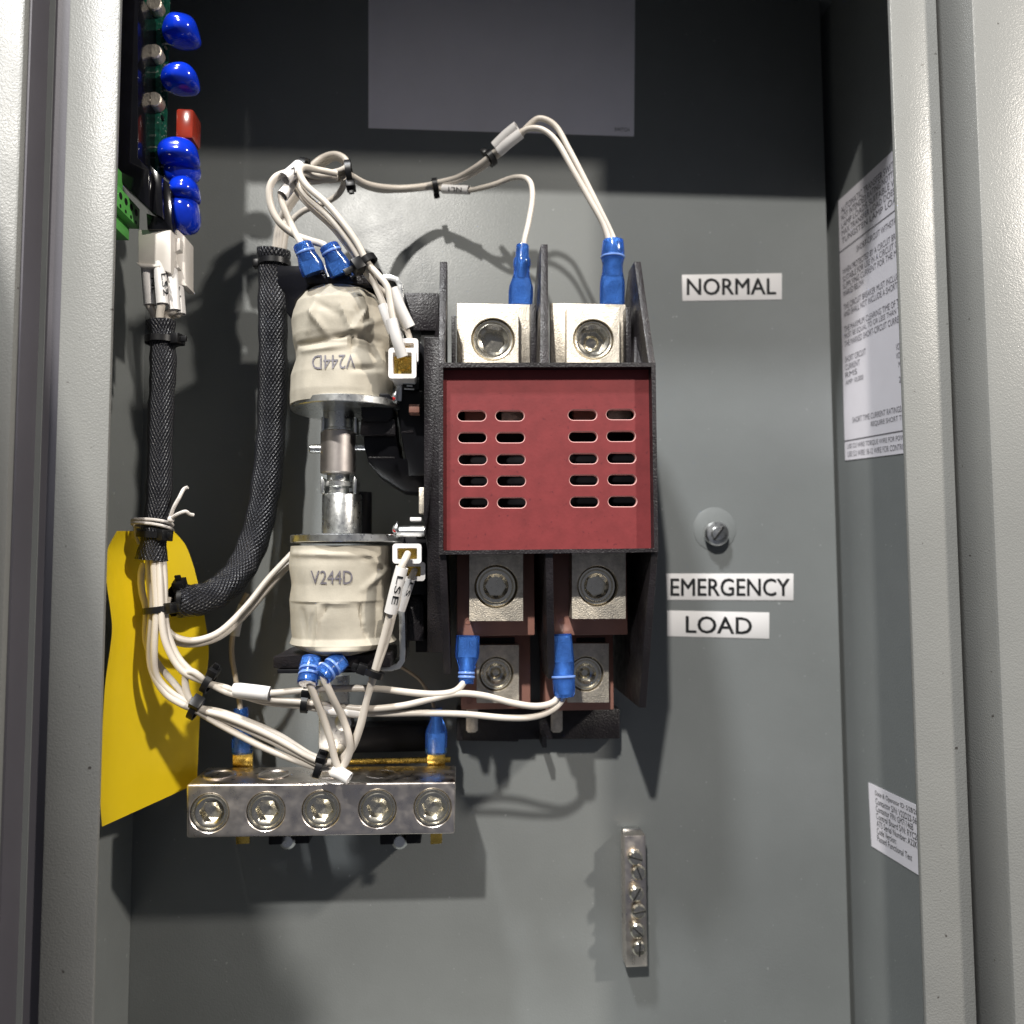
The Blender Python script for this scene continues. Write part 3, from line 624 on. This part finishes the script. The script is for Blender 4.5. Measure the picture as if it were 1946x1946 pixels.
# ---------------------------------------------------------------- yellow tag hanging at the left
tl_=[(222,1009),(205,1042),(202,1075),(203,1110),(210,1160),(213,1195),(209,1235),(201,1290),(197,1340),(194,1400),(191,1470),(191,1530),(194,1571)]
tr_=[(330,1009),(352,1035),(366,1070),(374,1100),(384,1140),(390,1180),(396,1220),(396,1255),(390,1295),(382,1340),(378,1400),(376,1450),(374,1489)]
def tagsheet():
    nu=18; v=[]; NV=len(tl_)*4-3
    tlp=spline([Vector((x,y,0)) for x,y in tl_],4); trp=spline([Vector((x,y,0)) for x,y in tr_],4)
    for side in (0,1):
        for i,(A,B) in enumerate(zip(tlp,trp)):
            for k in range(nu+1):
                t=k/nu; x=A.x*(1-t)+B.x*t; y=A.y*(1-t)+B.y*t
                yy=(y-1009)/560; h=84-54*t**.55+3*math.sin(PI*t)*math.sin(yy*4.0)
                v.append(P(x,y,h-side*.5))
    n=len(tlp); f=[]; o=n*(nu+1)
    for i in range(n-1):
        for k in range(nu):
            q=i*(nu+1)+k; f.append((q,q+1,q+nu+2,q+nu+1)); f.append((o+q+nu+1,o+q+nu+2,o+q+1,o+q))
    for k in range(nu): f.append((k,k+1,o+k+1,o+k)); q=(n-1)*(nu+1)+k; f.append((q,q+1,o+q+1,o+q))
    for i in range(n-1): q=i*(nu+1); f.append((q,q+nu+1,o+q+nu+1,o+q)); q+=nu; f.append((q,q+nu+1,o+q+nu+1,o+q))
    return MB().add(v,f,0,True)
tag(tagsheet().build('warning_tag',M['yellow']),'blank side of a curled bright yellow tag hanging behind the white wires','tag')

# ---------------------------------------------------------------- circuit board and its parts (upper left)
CB=thing('circuit_board','green circuit board edge with black relays, green terminals and blue discs at upper left','circuit board',P(300,300,50))
pbox(200,-20,305,338,60,58).build('board',M['pcb'],CB)
pbox(262,-20,318,332,57,56).build('board',M['pcb'],CB)
# relays
slab([(212,-20,78),(262,-20,78),(262,300,76),(284,322,74),(284,398,72),(212,328,76)],60).build('relay',M['gloss'],CB,bevel=.25)
slab([(284,312,70),(307,335,70),(309,414,70),(284,400,70)],60.5).build('relay',M['gloss'],CB,bevel=.25)
slab([(278,405,68),(308,415,68),(326,436,66),(280,436,68)],61).build('relay',M['gloss'],CB,bevel=.2)
slab([(308,338,68),(326,352,66),(326,436,66),(308,415,68)],60.3).build('relay',M['gloss'],CB,bevel=.2)
for y in (20,110,200):
    lathe(P(300,y,60),(0,-1,0),[(3,0),(3,4),(2.6,4.4),(0,4.4)],20).build('capacitor',M['tin'],CB)
# green terminal block
X0=-.138; Xr=-.1245
zt=P(278,398,62).z; zb=P(278,436,62).z
T=box3(X0,Xr,-.086,-.062,zb,zt).build('terminal_block',M['green'],CB,bevel=.25)
for k in range(5):
    y=-.0655-.0046*k
    lathe(Vector((Xr+.00015,y,zt-.0030)),(1,0,0),[(1.3,-.2),(1.3,0),(1.05,.0),(1.05,-.1),(0,-.1)],16).build('screw_opening',M['dark'],T)
    lathe(Vector((Xr+.00015,y,zt-.0068)),(1,0,0),[(.7,-.2),(.7,0),(0,0)],12).build('wire_opening',M['dark'],T)
box3(X0,Xr-.0015,-.086,-.074,zt+.0003,zt+.008).build('terminal_block',M['green'],CB,bevel=.25)
box3(X0,Xr-.003,-.086,-.064,zb-.0055,zb-.0003).build('terminal_block',M['green'],CB,bevel=.25)
# blue discs
def blob(cx,cy,rx,ry,h,hd,tilt,sd,flatb=False):
    c=P(cx,cy,h); s=mmpx(h)*.001; v=[]; f=[]; nu,nv=40,24
    for j in range(nv+1):
        ph=PI*j/nv
        for k in range(nu):
            t=2*PI*k/nu; p=Vector((math.sin(ph)*math.cos(t),math.sin(ph)*math.sin(t),math.cos(ph)))
            p=Vector((math.copysign(abs(p.x)**.85,p.x)*rx*s,p.y*hd*.001,math.copysign(abs(p.z)**.8,p.z)*ry*s)); p=Matrix.Rotation(tilt,3,'X')@p
            if flatb and p.z<0: p.z*=.35
            p*=1+.06*noise.noise(p*160+Vector((sd,0,0))); v.append(c+p)
    for j in range(nv):
        for k in range(nu): f.append((j*nu+k,j*nu+(k+1)%nu,(j+1)*nu+(k+1)%nu,(j+1)*nu+k))
    return MB().add(v,f,0,True)
for i,(x,y,rx,ry,h) in enumerate(((341,304,38,40,62),(346,328,33,24,56),(350,372,29,36,60),(352,408,27,38,57),(343,160,34,38,62),(345,70,34,40,62))):
    V_=blob(x,y,rx,ry,h,7 if i<4 else 6,.45,i,flatb=i in (0,2,4,5)).build('varistor',M['varistor'],CB)
    for q in (-.5,.4): tube(spline(pts3([(x-rx*.4,y+ry*q,h-2),(x-rx*.9,y+ry*q-3,h-2),(x-rx*1.3,y+ry*q+2,58.5)]),4),.35,8).build('component_lead',M['steel'],V_)
pbox(333,205,367,262,60,50).build('capacitor',M['redcap'],CB,bevel=1.2,label='red block capacitor')
for i in range(26):
    x=random.uniform(286,316); y=random.uniform(-10,325); pbox(x,y,x+random.uniform(3,8),y+random.uniform(3,7),58.2+random.random(),57).build('surface_component',random.choice([M['tin'],M['black2'],M['tin']]),CB)

# white plug
PL=thing('plug_connector','white nylon plug under the circuit board with marked wires leaving it','connector',P(305,490,45))
slab([(262,436,66),(325,436,66),(325,520,66),(312,514,66),(304,506,66),(262,504,66)],50).build('plug_body',M['plug'],PL,bevel=.5)
slab([(325,437,60),(334,432,60),(352,450,58),(352,536,58),(356,544,58),(338,540,60),(330,525,60),(325,520,60)],48).build('plug_latch',M['plug'],PL,bevel=.5)
slab([(326,452,62),(342,452,62),(342,474,62),(330,480,62),(330,486,62),(340,508,62),(326,512,62)],58).build('latch_arm',M['plug'],PL,bevel=.3)
slab([(258,498,67),(268,500,67),(304,503,67),(304,508,67),(266,507,67)],60).build('plug_lip',M['plug'],PL,bevel=.3)

# ---------------------------------------------------------------- wires
WG='white control wires'
def markersleeve(p,r,parent,txt=None,hw=None,flip=False,name='wire_marker'):
    path=spline(pts3(p),4); m=tube(path,r,22,caps=False); inner=tube(path,r*.80,22,caps=False)
    n=len(path); seg=22
    m.merge(inner)
    b=n*seg
    for base_ in (0,(n-1)*seg):
        for k in range(seg): m.f.append([base_+k,base_+(k+1)%seg,b+base_+(k+1)%seg,b+base_+k]); m.mi.append(0); m.sm.append(False); m.uv.append(None)
    o=m.build(name,M['marker'],parent)
    if txt:
        x0,y0,x1,y1,hh,h=hw      # text runs from pixel x0,y0 to x1,y1 ; height in px
        A=P(x0,y0,h); B=P(x1,y1,h); ex=B-A; up=Vector((-ex.z,0,ex.x)).normalized()*hh*mmpx(h)*.001
        lm=letters(txt,A,ex,up)
        src=MB(); src.v=m.v; src.f=m.f
        project_letters(lm,src).build('lettering',M['ink'],o)
    return o
def blue(p0,p1,parent,wide,neck,flat=.62,bands=False,prof=None):
    """insulated push-on terminal from wire end p0 to tab end p1 (px,py,h)"""
    A,B=P(*p0),P(*p1); ax=(B-A); L=ax.length*1000
    pr=prof or [(neck*.92,0),(neck,.02),(neck*.98,.22),(neck*1.06,.26),(neck*1.12,.42),(neck*1.02,.52),(wide*.97,.68),(wide,.78),(wide,.97),(wide*.93,1.0)]
    side=ax.cross(Vector((0,1,0))).normalized()
    def rf_(t): return 1
    m=lathe(A,ax,[(r,t*L) for r,t in pr],32,ref=side)
    # flatten the tab end
    axn=ax.normalized()
    dep=side.cross(axn)
    for i,v in enumerate(m.v):
        t=(v-A).dot(axn)*1000/L; k=1-(1-flat)*min(1,max(0,(t-.3)/.4)); d=(v-A).dot(dep); m.v[i]=v-dep*d*(1-k)
    o=m.build('spade_terminal',M['blue'],parent)
    mm=lathe(A+ax*.05,ax,[(neck*.55,0),(neck*.6,.45*L),(neck*.5,.5*L)],16); mm.build('crimp_barrel',M['tin'],o)
    C=A+ax*.55; q=MB(); w2=wide*.68*.001; th=.0006*1.2
    e=axn*L*.42*.001
    vs_=[C+side*s1*w2+dep*s2*th+e*s3 for s1 in(-1,1) for s2 in(-1,1) for s3 in(0,1)]
    MB().add(vs_,[(0,1,3,2),(4,6,7,5),(0,4,5,1),(2,3,7,6),(0,2,6,4),(1,5,7,3)]).build('crimp_blade',M['tin'],o)
    if bands:
        for t in bands: 
            mm=lathe(A+ax*t,ax,[(neck*1.07,0),(neck*1.12,.25),(neck*1.12,.7),(neck*1.07,.95)],28); mm.build('sleeve_band',M['blueband'],o)
    return o
def wire(pts,r,label,mt='wire',group=WG,plain=False):
    path=spline(pts3(pts),8)
    for i,p in enumerate(path):
        pass
    m=tube(path,r,12)
    if plain: return tag(m.build('control_wire',M[mt]),label,'wire',group)
    t=thing('control_wire',label,'wire',path[0],group); m.build('insulation',M[mt],t); return t
def tie(px,py,h,dirp,r,label,head=(0,1),hs=1.0,tail=2.5):
    """black cable tie: band round a bundle running along pixel direction dirp; head offset side (dx,dy) px direction"""
    c=P(px,py,h); ax=(P(px+dirp[0],py+dirp[1],h+(dirp[2] if len(dirp)>2 else 0))-c).normalized()
    T_=thing('cable_tie',label,'cable tie',c,'black cable ties')
    lathe(c-ax*.0012,ax,[(r,0),(r+.9,0),(r+.9,2.4),(r,2.4),(r,0)],36).build('band',M['tie'],T_,bevel=0)
    hd=(P(px+head[0],py+head[1],h)-c); hd=(hd-ax*hd.dot(ax)).normalized()
    if len(head)>2: hd=(hd+Vector((0,-head[2],0))).normalized(); hd=(hd-ax*hd.dot(ax)).normalized()
    sd=ax.cross(hd); C=c+hd*(r+1.4)*.001
    def bx(C,a,b,d): 
        v=[C+hd*x*a*.001+ax*y*b*.001+sd*z*d*.001 for x in(-1,1) for y in(-1,1) for z in(-1,1)]
        return MB().add(v,[(0,1,3,2),(4,6,7,5),(0,4,5,1),(2,3,7,6),(0,2,6,4),(1,5,7,3)])
    bx(C,1.7*hs,1.9*hs,2.3*hs).build('head',M['tie'],T_,bevel=.35)
    if tail: bx(C+hd*(1.2*hs+tail*.5)*.001,tail*.6,1.1,.5).build('tail',M['tie'],T_,bevel=.15)
    return T_

R_=1.28
# --- upper coil wires
wA=wire([(566,322,66),(548,327,70),(524,337,72),(512,360,72),(516,395,71),(533,425,70),(560,446,68),(592,458,70),(616,466,73),(632,484,74)],1.35,'white wire looping out left and down to the right blue terminal above the upper coil')
markersleeve([(541,340,72),(556,328,70),(568,317,66)],2.6,wA,'N',(566,329,559,317,7,70))
blue((624,466,74),(650,520,72),wA,4.7,3.6,prof=[(3.3,0),(3.7,.03),(3.9,.18),(3.6,.3),(4.0,.45),(4.5,.6),(4.8,.75),(4.7,.97),(4.4,1)],bands=(.2,))
wB=wire([(558,342,64),(546,352,68),(534,368,69),(540,395,69),(553,425,68),(565,450,70),(577,470,73),(584,490,74)],1.3,'white wire dropping to the left blue terminal above the upper coil')
markersleeve([(537,372,70),(545,362,69),(556,345,66)],2.3,wB)
blue((574,463,74),(597,520,72),wB,4.6,3.4,prof=[(3.2,0),(3.6,.03),(3.8,.18),(3.5,.3),(3.9,.45),(4.4,.6),(4.7,.75),(4.6,.97),(4.3,1)],bands=(.25,))
# --- three wires down to the upper micro switches
wC=wire([(640,330,58),(600,322,62),(576,318,68),(570,330,72),(585,355,74),(622,388,76),(655,428,77),(680,464,77),(699,500,77),(718,522,78),(736,545,79),(742,575,79),(746,600,79),(757,645,78),(766,670,76)],R_,'white wire under the front marker sleeve of the upper micro switches')
markersleeve([(744,607,80),(754,645,79),(765,678,77)],2.15,wC)
wD=wire([(640,335,54),(600,335,58),(575,330,64),(566,345,68),(585,375,71),(625,412,74),(658,452,75),(683,490,75),(706,527,75),(720,558,75),(731,585,75),(742,615,74),(762,655,72)],R_,'white wire passing behind the front marker sleeve of the upper micro switches')
markersleeve([(727,580,75),(736,605,75),(746,632,74)],1.9,wD)
wE=wire([(640,338,52),(598,345,56),(570,345,60),(563,360,64),(590,393,68),(632,432,71),(662,470,72),(686,505,72),(712,540,70),(735,560,67),(748,580,66),(770,620,64),(783,655,62),(790,670,60)],1.2,'white wire in the rear marker sleeve of the upper micro switches')
markersleeve([(745,548,68),(762,588,66),(779,622,64)],2.3,wE)
tie(698,497,76,(18,26),3.0,'cable tie round the wires crossing the top of the upper coil',head=(-8,9,.3),hs=1.25,tail=4)
# --- bundle loop at the top left
for k,(dy,dh,lab) in enumerate(((0,0,'topmost wire of the bundle looped behind the upper coil'),(7,-3,'middle wire of the bundle looped behind the upper coil'),(14,-6,'lowest wire of the bundle looped behind the upper coil'))):
    wire([(572,318+dy,60+dh),(600,325+dy,54+dh),(632,328+dy,48+dh),(658,318+dy,44+dh),(656,302+dy*.6,42+dh),(636,293+dy*.5,40+dh),(612,300+dy,38+dh),(590,318+dy,38+dh),(576,345+dy,36+dh),(548,385+dy,34+dh),(530+k*5,425,31),(521+k*6,480,28)],R_*1.0,lab,plain=True)
wire([(652,338,44),(653,352,40),(640,372,36),(612,388,34),(575,402,33),(548,430,31),(538,480,28)],R_,'wire curling back under the loop beside the round shadow',plain=True)
wire([(668,334,42),(690,352,34),(730,362,24),(790,358,19),(826,356,17),(844,358,19),(893,360,22)],1.2,'lower wire leading right from the loop to the NL1 marker',plain=True)
tie(664,330,46,(20,-2),4.6,'cable tie clamping the looped bundle above the coil',head=(2,10,.2),hs=1.0)
tie(576,325,62,(20,4),4.2,'cable tie beside the curled marker at the very left of the bundle',head=(4,-8,-.6),hs=.7,tail=0)
# --- right hand run to the blue terminals of the contactor
w1=wire([(662,330,44),(700,350,34),(750,357,24),(800,354,19),(828,348,19),(870,337,25),(905,317,34),(932,296,38),(955,275,42),(985,254,46),(1008,244,48),(1034,248,50),(1060,272,51),(1090,325,52),(1122,382,52),(1146,425,52),(1160,466,52)],1.25,'left wire of the pair arching over to the right blue terminal of the contactor')
w2=wire([(662,334,42),(700,354,32),(750,361,22),(800,358,17),(828,353,18),(870,343,24),(905,326,32),(932,306,36),(958,285,40),(985,262,44),(1003,240,46),(1026,225,48),(1056,240,49),(1082,285,50),(1108,335,51),(1138,395,52),(1160,440,52),(1170,466,52)],1.25,'right wire of the pair arching over to the right blue terminal of the contactor')
markersleeve([(948,288,40),(966,272,43),(990,253,46)],2.3,w2)
markersleeve([(940,278,40),(960,258,43),(982,240,46)],2.2,w1)
blue((1165,457,52),(1163,582,50),w1,5.4,4.6,prof=[(4.2,0),(4.5,.02),(4.9,.18),(4.9,.27),(4.3,.38),(4.4,.48),(5.2,.62),(5.35,.72),(5.3,1)],bands=(.24,))
w3=wire([(826,356,17),(838,359,19),(870,360,22),(895,361,25),(935,352,32),(970,339,36),(992,337,40),(1005,343,44),(1011,358,46),(1011,385,48),(1004,425,50),(997,455,51),(994,475,51)],1.2,'single wire bent down to the left blue terminal of the contactor')
markersleeve([(841,359,20),(868,360,22),(892,361,25)],2.0,w3,'NL1',(877,356,852,355,9,26))
blue((993,466,51),(989,582,50),w3,5.2,2.9,prof=[(2.5,0),(2.7,.02),(2.9,.2),(3.6,.24),(3.7,.34),(3.3,.4),(3.5,.5),(5.0,.68),(5.2,.78),(5.1,1)])
tie(827,354,18,(20,-3),2.7,'small cable tie left of the NL1 marker',head=(1,10,-.5),hs=.7,tail=0)
tie(932,301,37,(18,-13),2.7,'small cable tie just below the paired marker sleeves at the top',head=(-8,-9,-.3),hs=.7,tail=1.5)
# --- plug wires
for k,(x,y,x2,h,lab) in enumerate(((279,508,293,64,'leftmost marked wire under the white plug'),(303,506,304,66,'middle marked wire under the white plug reading LS'),(326,518,317,63,'right marked wire under the white plug'),(336,525,324,58,'rearmost marked wire under the white plug'))):
    t=wire([(x,y-8,h-3),(x+3,y+35,h),(x+4,y+70,h),(x2,600,h-1),(x2,640,h-3)],1.45,lab)
    markersleeve([(x,y-4,h-2),(x+3,y+35,h),(x+6,y+72,h)],2.25,t,('NL','LS2','','N')[k] or None,((287,528,289,558,7,h+2),(306,520,311,562,10,h+2),None,(336,545,338,565,6,h+2))[k])
# --- braided sleeves
def sleeve(pts,r,label,fray=(0,0)):
    path=spline(pts3(pts),12); n=len(path); rr=[]
    for i in range(n):
        t=i/(n-1); b=1
        if t<.06: b=1+fray[0]*(1-t/.06)
        if t>.94: b=1+fray[1]*((t-.94)/.06)
        b*=1+.03*math.sin(i*.7)+.02*math.sin(i*.31+1); rr.append(r*b)
    m=tube(path,rr,36,caps=False,rfun=lambda i,k:1+(.07*noise.noise(Vector((k*1.3,i*.5,r))) if (i<6 or i>n-7) else .02*noise.noise(Vector((k*.4,i*.2,r)))))
    return tag(m.build('braided_sleeve',M['braid'],angle=180),label,'cable sleeve')
sleeve([(305,612,62),(309,650,62),(310,700,62),(307,760,62),(304,830,62),(303,900,62),(300,960,62),(294,1010,62),(288,1064,62)],4.75,'straight black braided sleeve hanging down at the left below the plug',fray=(.12,.28))
sleeve([(521,474,27),(519,520,25),(519,600,23),(519,680,22),(517,780,20),(511,880,20),(498,970,22),(478,1040,26),(450,1092,32),(415,1124,40),(375,1140,48),(330,1141,55)],6.3,'long black braided sleeve curving behind the coils to the left bundle',fray=(.1,.05))
tie(308,648,62,(0,20),5.3,'cable tie round the top of the straight braided sleeve',head=(16,3,.3),hs=1.1)
tie(291,1016,62,(-2,20),5.0,'cable tie below the knotted string',head=(12,2,.6),hs=1.1)
tie(522,502,26,(0,20),6.2,'cable tie round the top end of the long braided sleeve',head=(-14,0),hs=.9,tail=0)
tie(349,1140,52,(-20,2),5.4,'cable tie at the lower end of the long braided sleeve',head=(0,-14,.5),hs=1.15)
tie(303,1158,62,(2,20),4.9,'cable tie gathering the white wires over the yellow tag',head=(14,-2,.5),hs=1.1)
# string
ST=thing('cotton_string','white cotton string knotted round the straight braided sleeve','string',P(290,1000,62))
for dy,ph in ((0,0),(7,.4)):
    c=P(292,994+dy,62); path=[]
    for k in range(41):
        a=2*PI*k/40; path.append(c+Vector((math.cos(a)*.0068-.0008*(math.cos(a)<0),math.sin(a)*.0058,-.0012*math.sin(a+ph)-.0004*math.cos(a))))
    tube(path,.62,8,caps=False).build('string_loop',M['string'],ST)
tube(spline(pts3([(322,988,66),(330,965,68),(341,945,68),(349,930,66),(357,926,66)]),6),.7,8).build('string_end',M['string'],ST)
tube(spline(pts3([(322,988,66),(336,978,69),(352,972,69),(360,977,68),(368,979,67)]),6),.7,8).build('string_end',M['string'],ST)
tube(spline(pts3([(260,992,62),(257,1000,60),(258,1018,58),(264,1034,57)]),6),.55,8).build('string_end',M['string'],ST)
blob(325,987,6,6,67,1.2,0,1).build('string_knot',M['string'],ST)
# --- left harness
H=[([(282,1050,62),(284,1100,63),(288,1158,63),(283,1230,64),(291,1280,64),(315,1318,63),(345,1338,62),(372,1350,60),(420,1378,58),(500,1420,57),(570,1448,57),(605,1458,57),(640,1452,60),(668,1425,63),(686,1380,66),(697,1330,68),(710,1280,70),(728,1215,72),(741,1165,74)],'wire hanging furthest left over the yellow tag'),
 ([(291,1050,64),(294,1100,65),(297,1158,66),(293,1235,66),(298,1285,64),(330,1320,62),(374,1342,60),(425,1366,58),(510,1405,57),(580,1440,58),(612,1452,59),(650,1440,61),(676,1400,64),(690,1355,66),(703,1310,68),(718,1265,70),(735,1215,70),(748,1165,70)],'second wire from the left over the yellow tag'),
 ([(300,1050,63),(303,1100,65),(306,1158,66),(312,1210,66),(328,1250,65),(350,1278,64),(380,1292,62),(400,1300,61),(440,1318,60),(500,1328,60),(575,1334,61),(640,1342,62),(700,1347,63),(765,1341,64),(820,1328,64),(870,1318,64),(920,1322,64),(975,1336,64),(1020,1342,64),(1052,1334,62),(1068,1312,60)],'upper wire of the pair running to the right blue terminal under the barrier'),
 ([(309,1050,62),(312,1100,63),(313,1158,64),(318,1200,64),(336,1245,63),(362,1275,62),(392,1296,60),(430,1311,58),(500,1333,58),(575,1342,59),(640,1352,60),(720,1356,61),(800,1355,62),(880,1357,62),(960,1364,62),(1015,1362,62),(1055,1345,61),(1078,1314,60)],'lower wire of the pair running to the right blue terminal under the barrier'),
 ([(274,1070,60),(268,1090,60),(270,1125,60),(278,1160,61),(278,1220,62),(300,1262,61),(332,1300,60),(360,1332,59),(376,1345,58),(430,1356,57),(520,1392,56),(585,1432,57),(618,1446,59),(645,1470,62),(657,1482,64)],'thin strand bowed out left of the bundle and ending on the neutral bar')]
hw=[]
for i,(p,lab) in enumerate(H): hw.append(wire(p,R_,lab))
# pair sweeping up to the lower coil
wire([(318,1145,58),(312,1180,60),(325,1205,60),(355,1217,58),(390,1213,55),(425,1195,52),(470,1150,47),(510,1100,43),(555,1052,40)],R_,'upper wire of the pair sweeping up to the lower coil',plain=True)
wire([(322,1135,56),(308,1175,58),(320,1210,58),(350,1224,56),(392,1220,53),(430,1202,50),(476,1158,45),(515,1112,41),(560,1062,36)],R_,'lower wire of the pair sweeping up to the lower coil',plain=True)
# short loop above the tie
wire([(396,1302,60),(380,1286,63),(364,1276,64),(353,1284,63),(353,1306,62),(360,1328,61),(374,1346,60),(430,1362,60),(515,1398,59),(584,1436,60),(612,1447,61),(632,1448,62)],R_,'wire with a tight hairpin between the two lower left cable ties',plain=True)
# wire with white splice to the left lower blue terminal
w4=wire([(398,1300,60),(425,1306,60),(450,1313,60),(512,1317,61),(570,1312,62),(650,1308,63),(720,1309,64),(780,1316,64),(830,1319,64),(865,1313,64),(886,1292,62)],1.3,'wire with a fat white splice running to the left blue terminal of the lower row')
sp=tube(spline(pts3([(443,1311,61),(452,1311,61),(480,1314,61),(505,1317,61),(512,1318,61)]),6),[1.0]+[2.4+.05*min(k,6) for k in range(24)],20); sp.build('splice_sleeve',M['marker'],w4)
blue((886,1300,61),(889,1208,58),w4,4.7,3.0,prof=[(2.7,0),(2.9,.02),(3.1,.25),(3.4,.38),(4.6,.56),(4.8,.66),(4.7,1)],bands=(.12,.2))
blue((1073,1325,61),(1066,1205,58),hw[2],4.9,4.3,prof=[(3.6,0),(4.0,.03),(4.4,.1),(4.5,.26),(4.2,.34),(4.6,.48),(4.7,.6),(4.3,1)],bands=(.3,))
tie(397,1296,60,(22,12),3.6,'cable tie where the wires leave the yellow tag towards the contactor',head=(2,-12,.4),hs=1.0)
tie(372,1346,59,(22,12),3.6,'cable tie at the edge of the yellow tag above the neutral bar',head=(4,-2,1.2),hs=1.1,tail=0)
tie(580,1336,61,(20,2),2.9,'cable tie left of the lower coil wires on the long run',head=(-3,-10,.3),hs=.85,tail=1.5)
tie(607,1456,59,(20,6),3.6,'cable tie resting above the middle of the neutral bar',head=(-5,-9,.6),hs=1.0,tail=2)
tie(710,1279,71,(-8,20),3.2,'cable tie round the wires right of the lower coil',head=(-12,-7,.1),hs=1.0,tail=2.5)
# markers of the long run
tube(spline(pts3([(605,1349,62),(650,1352,62),(692,1356,62)]),4),2.0,18).build('wire_marker',M['marker'],hw[3])
# coil wires below
w5=wire([(583,1262,72),(585,1288,75),(597,1320,73),(613,1360,69),(628,1405,67),(637,1445,65),(648,1470,64),(658,1480,63)],1.4,'left wire from the blue terminals under the lower coil')
w6=wire([(610,1262,72),(616,1288,75),(630,1322,73),(650,1362,68),(663,1400,67),(664,1430,65),(650,1458,63),(628,1470,62)],1.4,'right wire from the blue terminals under the lower coil')
pr_=[(3.0,0),(3.7,.03),(3.8,.2),(3.3,.34),(3.7,.5),(4.0,.7),(3.6,1)]
blue((584,1300,76),(592,1250,70),w5,4.2,3.5,prof=pr_,bands=(.3,.5),flat=.8)
blue((610,1286,76),(650,1252,70),w6,4.2,3.5,prof=pr_,bands=(.25,.5),flat=.8)
markersleeve([(634,1466,64),(647,1470,65),(664,1480,66)],2.4,w5)
# LSE markers on wires to the lower micro switches
wL=wire([(741,1165,74),(748,1130,76),(760,1085,77),(770,1062,76),(775,1052,73)],1.35,'short wire in the LSE marker plugged into the lower white connector')
markersleeve([(764,1078,78),(753,1118,77),(742,1164,75)],2.35,wL,'LSE',(755,1094,743,1148,12,78))
wM=wire([(748,1165,68),(761,1140,68),(775,1110,68),(785,1090,68),(788,1084,66)],1.2,'wire behind the LSE marker plugged into the rear lower connector')
markersleeve([(781,1100,69),(771,1130,68),(761,1160,67)],1.8,wM,'LS',(779,1106,770,1132,7,70))
# far wires in the dark to the neutral bar
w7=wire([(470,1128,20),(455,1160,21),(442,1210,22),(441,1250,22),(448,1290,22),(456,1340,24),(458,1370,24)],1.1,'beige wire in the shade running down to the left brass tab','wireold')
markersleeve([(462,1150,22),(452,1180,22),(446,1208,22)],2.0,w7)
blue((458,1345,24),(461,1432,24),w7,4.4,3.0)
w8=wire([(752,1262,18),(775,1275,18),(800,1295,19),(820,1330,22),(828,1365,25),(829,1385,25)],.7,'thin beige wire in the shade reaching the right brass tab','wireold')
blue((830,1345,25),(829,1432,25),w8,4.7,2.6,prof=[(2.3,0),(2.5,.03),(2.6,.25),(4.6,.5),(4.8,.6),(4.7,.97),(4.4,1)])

# ---------------------------------------------------------------- white push-on connectors of the micro switches
def conn(x0,y0,x1,y1,hf,hb,label,yin=.72):
    C_=thing('switch_connector',label,'connector',P((x0+x1)/2,(y0+y1)/2,hb),'white micro switch connectors')
    W=x1-x0; Hh=y1-y0; t=8.5
    def rr(x0,y0,x1,y1,r):
        o=[]
        for cx,cy,a0 in ((x1-r,y0+r,-PI/2),(x1-r,y1-r,0),(x0+r,y1-r,PI/2),(x0+r,y0+r,PI)):
            for k in range(5): a=a0+PI/2*k/4; o.append((cx+r*math.cos(a),cy+r*math.sin(a)))
        return [(P(x,y,hf).x,P(x,y,hf).z) for x,y in o]
    plate(rr(x0,y0,x1,y1,6),[rr(x0+t,y0+t,x1-t,y1-t,2)],-hf*.001,-(hf-4)*.001).build('shell_rim',M['white'],C_,bevel=.25)
    plate(rr(x0+4,y0+3,x1-3,y1-3,4),[rr(x0+t,y0+t,x1-t,y1-t,2)],-(hf-4)*.001,-hb*.001).build('shell',M['white'],C_)
    c=P((x0+x1)/2+2,(y0+y1)/2,hf-5); lathe(c,(0,1,0),[(2.6,1.5),(2.6,0),(2.0,0),(2.0,1.4),(0,1.4)],24).build('brass_barrel',M['brass'],C_)
    pbox(x0+t-1,y0+t-1,x1-t+1,y1-t+1,hf-6,hf-7).build('contact',M['brass'],C_)
    return C_
conn(738,661,791,697+22,74,52,'front white connector of the upper micro switches')
conn(757,643,795,690,66,46,'rear white connector of the upper micro switches')
conn(746,1033,801,1071,72,50,'upper white connector of the lower micro switches')
conn(763,1068,808,1104,67,46,'lower white connector of the lower micro switches')
